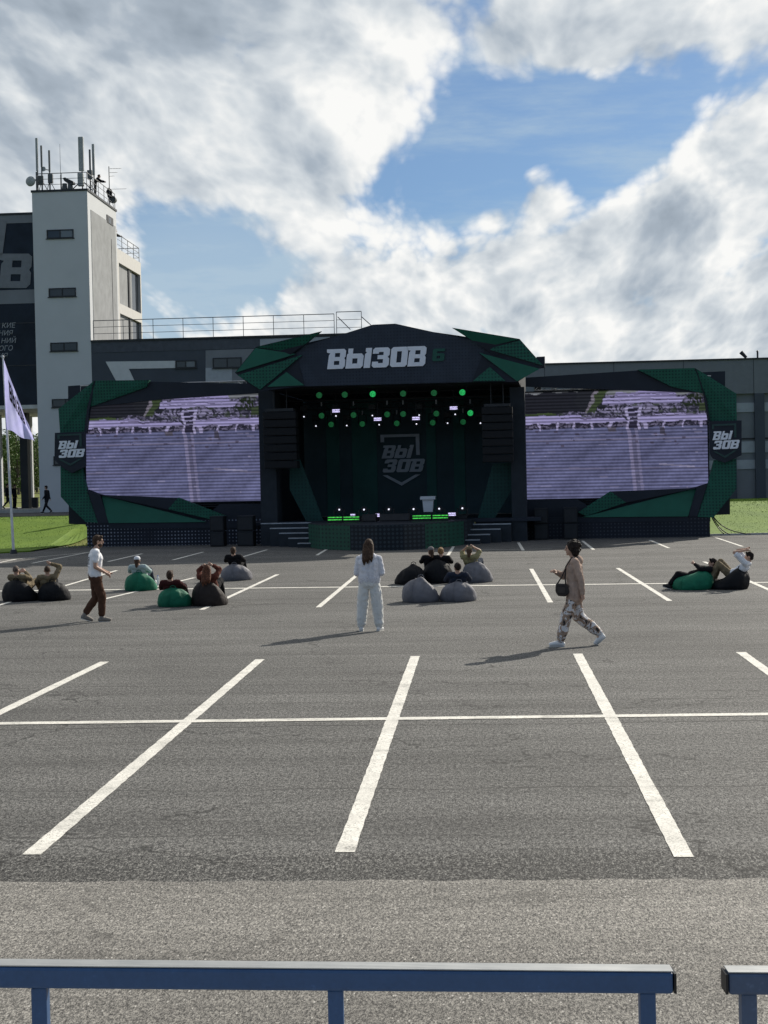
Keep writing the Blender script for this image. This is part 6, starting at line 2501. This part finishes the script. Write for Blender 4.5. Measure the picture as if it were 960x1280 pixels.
BAGS = {'black': bag_mat('bag_cloth_black', (.0065, .007, .009)), 'green': bag_mat('bag_cloth_green', (.008, .125, .070)),
        'grey': bag_mat('bag_cloth_grey', (.15, .148, .165)), 'brown': bag_mat('bag_cloth_brown', (.022, .017, .016))}


def bean_bag(px, py, wpx, hpx, colour, label, rz=0.0, empty=False, seed=0, lean=0.0, rise=.5):
    g = ground(px, py)
    D = (g - CAM).dot(FW)
    w = wpx * D / F_PX
    h = hpx * D / F_PX
    rx, ry = w / 2, w / 2 * 1.08
    loc = g + V((0, ry * .85, 0))
    t = thing('bean_bag', (0, 0, 0), label, 'bean bag', 'bean bags on the asphalt')
    def skin(x, y, z):
        q = math.hypot(x, y) + 1e-6
        if z < -.35:                       # flat underside
            hz, rf = 0.0, q / .937 * .95
        elif z < 0:                        # slumped side
            s = (z + .35) / .35
            hz, rf = .34 * s ** 1.1, .95 + .07 * math.sin(s * 1.9)
        else:
            hz, rf = .34 + .66 * z ** .95, 1.012 * q ** .66
        x, y = x / q * rf, y / q * rf
        ang = math.atan2(y, x)
        back = sstep(.35, -.55, y)
        hh = h * (rise + (1 - rise) * back)
        hh += h * .10 * math.exp(-((x - lean) ** 2 + (y + .42) ** 2) / .07) * (1.6 if empty else .5)
        if not empty:
            hh -= h * .14 * math.exp(-(x ** 2 + (y - .1) ** 2) / .14)
        lump = 1 + .035 * mnoise.noise(V((x * 1.8 + seed, y * 1.8, hz * 1.8))) + .010 * mnoise.noise(V((x * 6 + seed, y * 6, hz * 6)))
        fold = .016 * math.sin(ang * 9 + seed + 4 * hz) * sstep(.1, .6, hz) * (1 - hz * .4)
        crease = .022 * abs(mnoise.noise(V((x * 3.2 + seed * 2, y * 3.2 + 4, hz * 1.6))))
        r_ = lump * (1 - .08 * hz ** 1.6) + fold - crease
        return V((x * rx * r_, (y * ry - .10 * hz * back) * r_, hh * hz * (lump - crease * 1.2)))

    bm = bmesh.new()
    bmesh.ops.create_icosphere(bm, subdivisions=5, radius=1)
    for v in bm.verts:
        v.co = skin(*v.co)
    me = bpy.data.meshes.new('bean_bag')
    bm.to_mesh(me)
    bm.free()
    me.materials.append(BAGS[colour])
    me.polygons.foreach_set('use_smooth', [True] * len(me.polygons))
    o = bpy.data.objects.new('cover', me)
    COL.objects.link(o)
    o.parent = t
    o['_base'] = (0, 0, 0)
    # seam and carrying loop follow the cover
    top = max(me.vertices, key=lambda v: v.co.z).co
    MB().poly([top + V((-.07, 0, -.02)), top + V((-.05, -.01, .03)), top + V((.0, -.02, .045)), top + V((.05, -.01, .03)), top + V((.07, 0, -.02))], .010, 6).build('carry_loop', BAGS[colour], t)
    for a0 in (-1.57 + .25 * math.sin(seed), .52, 2.62):
        pts = [skin(math.cos(a0) * math.cos(g), math.sin(a0) * math.cos(g), math.sin(g)) for g in [R(-15 + 5 * i) for i in range(19)]]
        c0 = V((0, 0, h * .3))
        MB().poly([p + (p - c0).normalized() * .002 for p in pts], .0075, 5).build('seam', BAGS[colour], t, True)
    t.location = loc
    t.rotation_euler.z = rz
    return t, loc, h, ry


def sitter(bag, label, top, bottom, hair, shoes=SHOEG, k=.98, rz=0.0, off=(0, 0, 0), mod=None, sleeves=1.9, face=0.0, nod=0.0, dz=None, hood=False, voxel=.011, extra=None):
    t, loc, h, ry = bag
    J = recline()
    if mod:
        mod(J)
    z = (h - .50) * .8 if dz is None else dz
    for n in J:
        if n[1:] not in ('an', 'toe'):
            J[n] = J[n] + V((0, -.02, z))
    o = Matrix.Rotation(rz, 3, 'Z') @ V(off)
    return make_person(label, loc + o, rz, J, k, top, bottom, shoes, hair, voxel, 'people lounging on bean bags', sleeves=sleeves, face=face, nod=nod, hood=hood, extra=extra)


def armsup(J):
    J['lel'] = V((-.23, -.04, .70)); J['lwr'] = V((-.11, -.16, .80))
    J['rel'] = V((.25, -.05, .72)); J['rwr'] = V((.12, -.17, .81))


def one_up(J):
    J['rel'] = V((.30, -.10, .80)); J['rwr'] = V((.10, -.16, .88))


def phone_up(J):
    J['lel'] = V((-.26, .0, .50)); J['lwr'] = V((-.08, .10, .66))
    J['rel'] = V((.26, .0, .50)); J['rwr'] = V((.08, .10, .66))


b1 = bean_bag(20, 752.5, 44, 28, 'black', 'black bean bag at the picture edge under the man in khaki', R(-8), seed=1)
sitter(b1, 'man with shaved head in khaki lying on the outermost black bean bag', KHAKI, KHAKI, (HAIRG, 'buzz'), rz=R(-8), off=(.02, 0, 0), mod=phone_up)
b2 = bean_bag(62.5, 751.5, 42, 25, 'black', 'black bean bag joined side by side with the khaki man\'s bag', R(10), seed=2)
sitter(b2, 'person in khaki with arm raised above the head on a black bean bag', KHAKI, BLACKC, (HAIRB, 'buzz'), rz=R(14), off=(-.14, 0, .03), mod=one_up)
b3 = bean_bag(172, 739, 41, 24, 'green', 'bright green bean bag farther back, under the person in a white cap', 0, seed=3)
sitter(b3, 'long haired person in a white cap sitting on the farther green bean bag', TEAL, DENIM, ((HAIRB, WHITEC), 'cap'), off=(-.02, .0, .06))
b4 = bean_bag(215, 759, 44, 25, 'green', 'green bean bag touching a brown black one, under a maroon jacket', R(5), seed=4)
sitter(b4, 'short haired person in a dark maroon jacket on the green bean bag', MAROON, BLACKC, (HAIRB, 'short'), off=(-.05, 0, .02))
b5 = bean_bag(259, 758, 44, 33, 'brown', 'tall brown black bean bag beside the maroon jacket\'s green one', R(-12), seed=5, lean=-.1)
sitter(b5, 'auburn haired person in rust with both arms up on the brown black bean bag', RUST, BLACKC, (HAIRR, 'long'), off=(.0, 0, .02), mod=armsup, sleeves=1.9)
b6 = bean_bag(293, 726, 40, 21.5, 'grey', 'pale grey bean bag standing alone near the stage shadow', 0, seed=6)
sitter(b6, 'person in black with brown hair on the lone pale grey bean bag', BLACKC, BLACKC, (HAIRB, 'short'), off=(-.04, 0, .12))
b7 = bean_bag(512, 731, 39, 24, 'black', 'empty black bean bag beside the group in the middle', R(20), True, seed=7)
b8 = bean_bag(547, 729.5, 40, 31, 'black', 'large black bean bag shared by a couple in the middle group', 0, seed=8)
sitter(b8, 'person in black with a grey cap sharing the couple\'s black bean bag', BLACKC, DENIM, ((HAIRB, cloth_mat('cap_grey', (.16, .15, .15))), 'cap'), off=(-.17, .02, 0), face=.5)
sitter(b8, 'blond person in black leaning close on the couple\'s black bean bag', BLACKC, BLACKC, (HAIRL, 'bun'), off=(.10, .08, -.02), face=-.3)
b9 = bean_bag(597, 728.5, 39, 27, 'grey', 'grey bean bag under the person in an olive shirt', R(-14), seed=9, lean=.15)
sitter(b9, 'person in olive shirt and khaki cap with raised elbows on a grey bean bag', OLIVE, DENIM, ((HAIRB, KHAKI), 'cap'), off=(-.16, 0, .06), rz=R(-10), mod=armsup, sleeves=.8)
b10 = bean_bag(525.5, 753.5, 47, 30, 'grey', 'empty grey bean bag with a pointed top in front of the middle group', R(-15), True, seed=10, lean=.25)
b11 = bean_bag(572.5, 752.5, 47, 26, 'grey', 'grey bean bag in front under the person in a dark shirt', 0, seed=11)
sitter(b11, 'dark haired person in a navy shirt on the front grey bean bag', NAVYC, NAVYC, (HAIRD, 'bun'), off=(.0, .05, .06), face=.4)


def bent(J):
    phone_up(J)
    J['chest'] = V((0, -.19, .43)); J['neck'] = V((0, -.32, .51)); J['head'] = V((0, -.35, .62))
    for n, s in (('l', -1), ('r', 1)):
        J[n + 'sh'] = V((s * .18, -.27, .48)); J[n + 'el'] = V((s * .24, -.06, .50)); J[n + 'wr'] = V((s * .08, .06, .60))
    J['lkn'] = V((-.14, .46, .38)); J['rkn'] = V((.14, .42, .36)); J['lan'] = V((-.14, .66, .10)); J['ran'] = V((.14, .60, .09)); J['ltoe'] = V((-.15, .78, .10)); J['rtoe'] = V((.15, .70, .10))


def side_knee(J):
    J['rkn'] = V((.11, .44, .60)); J['ran'] = V((.12, .60, .12)); J['rtoe'] = V((.13, .74, .05))
    J['lkn'] = V((-.13, .46, .56)); J['lan'] = V((-.14, .66, .11)); J['ltoe'] = V((-.15, .80, .05))


def white_arm(J):
    side_knee(J)
    J['rel'] = V((.27, .06, .86)); J['rwr'] = V((.12, -.16, .90))
    J['lel'] = V((-.27, .06, .84)); J['lwr'] = V((-.10, -.18, .88))


b12 = bean_bag(868, 738, 47, 26, 'green', 'dark green bean bag holding a person in black stretched out sideways', R(80), seed=12, rise=.75)
sitter(b12, 'dark haired person in black stretched out sideways on a green bean bag', BLACKC, BLACKC, (HAIRD, 'short'), shoes=mat('shoe_black', (.015, .014, .014), .6), rz=R(84), off=(.04, -.12, .0), mod=bent)
b13 = bean_bag(914.5, 737.5, 45, 28, 'black', 'black bean bag under the person with a white shirt and folded arms', R(60), seed=13, lean=-.2)
sitter(b13, 'person in a white shirt with arms folded behind the head on a black bean bag', WHITEC, KHAKI, (HAIRD, 'short'), rz=R(72), off=(-.02, -.22, .02), mod=white_arm, sleeves=.8)

# bottle and carrier bag by the green bean bag
g = ground(197.5, 731.5)
t = thing('water_bottle', g, 'clear plastic water bottle standing beside the farther green bean bag', 'bottle')
PLAST = mat('bottle_plastic', (.55, .57, .58), .15, var=.05)
MB().tube(g, g + V((0, 0, .20)), .040, 12).tube(g + V((0, 0, .20)), g + V((0, 0, .25)), .040, 12, .016).build('body', PLAST, t)
MB().tube(g + V((0, 0, .25)), g + V((0, 0, .275)), .017, 10).build('cap', mat('cap_blue', (.1, .2, .5), .5), t)
g = ground(189.5, 733)
mb = MB()
for (dx, dz, r) in ((0, .09, .10), (.07, .10, .08), (-.05, .16, .06), (.03, .22, .05)):
    mb.ell(g + V((dx, .04, dz)), (r, r * .8, r))
o = mb.build('carrier_bag', mat('plastic_white', (.45, .53, .52), .4, var=.1, bump=.5), None, loc=g)
remesh(o, .015, 2)
tag(o, 'crumpled pale carrier bag leaning on the farther green bean bag', 'bag')

# ------------------------------------------------------------------ people far off
DARKP = cloth_mat('cloth_far_dark', (.014, .015, .019))


def walker(stride, k=1.0):
    J = stand(k)
    J['rkn'] = V((.10, .16, .50)); J['ran'] = V((.10, stride, .10)); J['rtoe'] = V((.10, stride + .16, .06))
    J['lkn'] = V((-.10, -.02, .48)); J['lan'] = V((-.10, -stride, .17)); J['ltoe'] = V((-.10, -stride + .10, .035))
    J['lwr'] = V((-.24, .15, .92)); J['rwr'] = V((.24, -.10, .90))
    return J


p = BP(58.5, 625, 94)
make_person('distant man in dark clothes striding along the path past the tower', (p.x, 94, Z1 + .03), R(78), walker(.34), 1.0, DARKP, DARKP, DARKP, (HAIRD, 'short'), .016, face=.0, sleeves=1.9)
p = BP(9, 620, YB + 5)
make_person('distant person in dark clothes walking through the passage, nearer the picture edge', (p.x, YB + 5, Z1 + .25), R(-80), walker(.30), .95, DARKP, DARKP, DARKP, (HAIRD, 'short'), .016, sleeves=1.9)
p = BP(18, 620, YB + 5.5)
make_person('distant person in dark clothes standing in the passage close to the black column', (p.x, YB + 5.5, Z1 + .25), R(-100), stand(.96), .96, DARKP, DARKP, DARKP, (HAIRD, 'short'), .016, sleeves=1.9, wide=1.3)
p = ground(99.5, 675.5)
yy = p.y + 1.2
p = BP(99.5, 665, yy)
make_person('person in black trousers standing behind the frame, only the legs showing', (p.x, yy, terr(p.x, yy) + .06), R(15), stand(1.0), 1.0, BLACKC, BLACKC, BLACKC, (HAIRD, 'short'), .016, sleeves=1.9)
# on the roofs
J = stand(.97)
J['chest'] = V((0, .12, 1.22)); J['neck'] = V((0, .22, 1.36)); J['head'] = V((0, .28, 1.48))
for n in ('l', 'r'):
    s = -1 if n == 'l' else 1
    J[n + 'sh'] = V((s * .18, .16, 1.32)); J[n + 'el'] = V((s * .22, .38, 1.16)); J[n + 'wr'] = V((s * .15, .62, 1.12))
p = BP(120, 240, YB + 3.4)
make_person('person in dark clothes leaning on the rail of the tower roof among antennas', (p.x - .05, YB + 3.4, zt), R(-75), J, .97, DARKP, DARKP, DARKP, (HAIRD, 'short'), .018, sleeves=1.9)
p = BP(150, 303, ys1 + 1.6)
make_person('person in dark clothes behind the railing of the lower white framed block', (xr - .75, ys1 + 1.7, zrear), R(-80), J, .97, DARKP, DARKP, DARKP, (HAIRD, 'short'), .018, sleeves=1.9)
p = BP(138.5, 244, ys1 - 1.0)
t = thing('covered_camera', (p.x - .1, ys1 - 1.0, zt), 'dark covered camera on a tripod at the far corner of the tower roof', 'camera')
c0 = V((p.x - .1, ys1 - 1.0, zt))
for a in (0, 2.1, 4.2):
    MB().tube(c0 + V((0, 0, .85)), c0 + V((.3 * math.cos(a), .3 * math.sin(a), 0)), .02, 6).build('leg', DARKM, t)
mb = MB()
mb.ell(c0 + V((0, 0, 1.05)), (.22, .3, .22)).ell(c0 + V((.03, 0, .8)), (.18, .2, .2)).ell(c0 + V((-.02, -.05, 1.25)), (.1, .12, .1))
remesh(mb.build('cover', DARKP, t), .03, 2)

flush()
for o in bpy.data.objects:
    if '_base' in o:
        del o['_base']
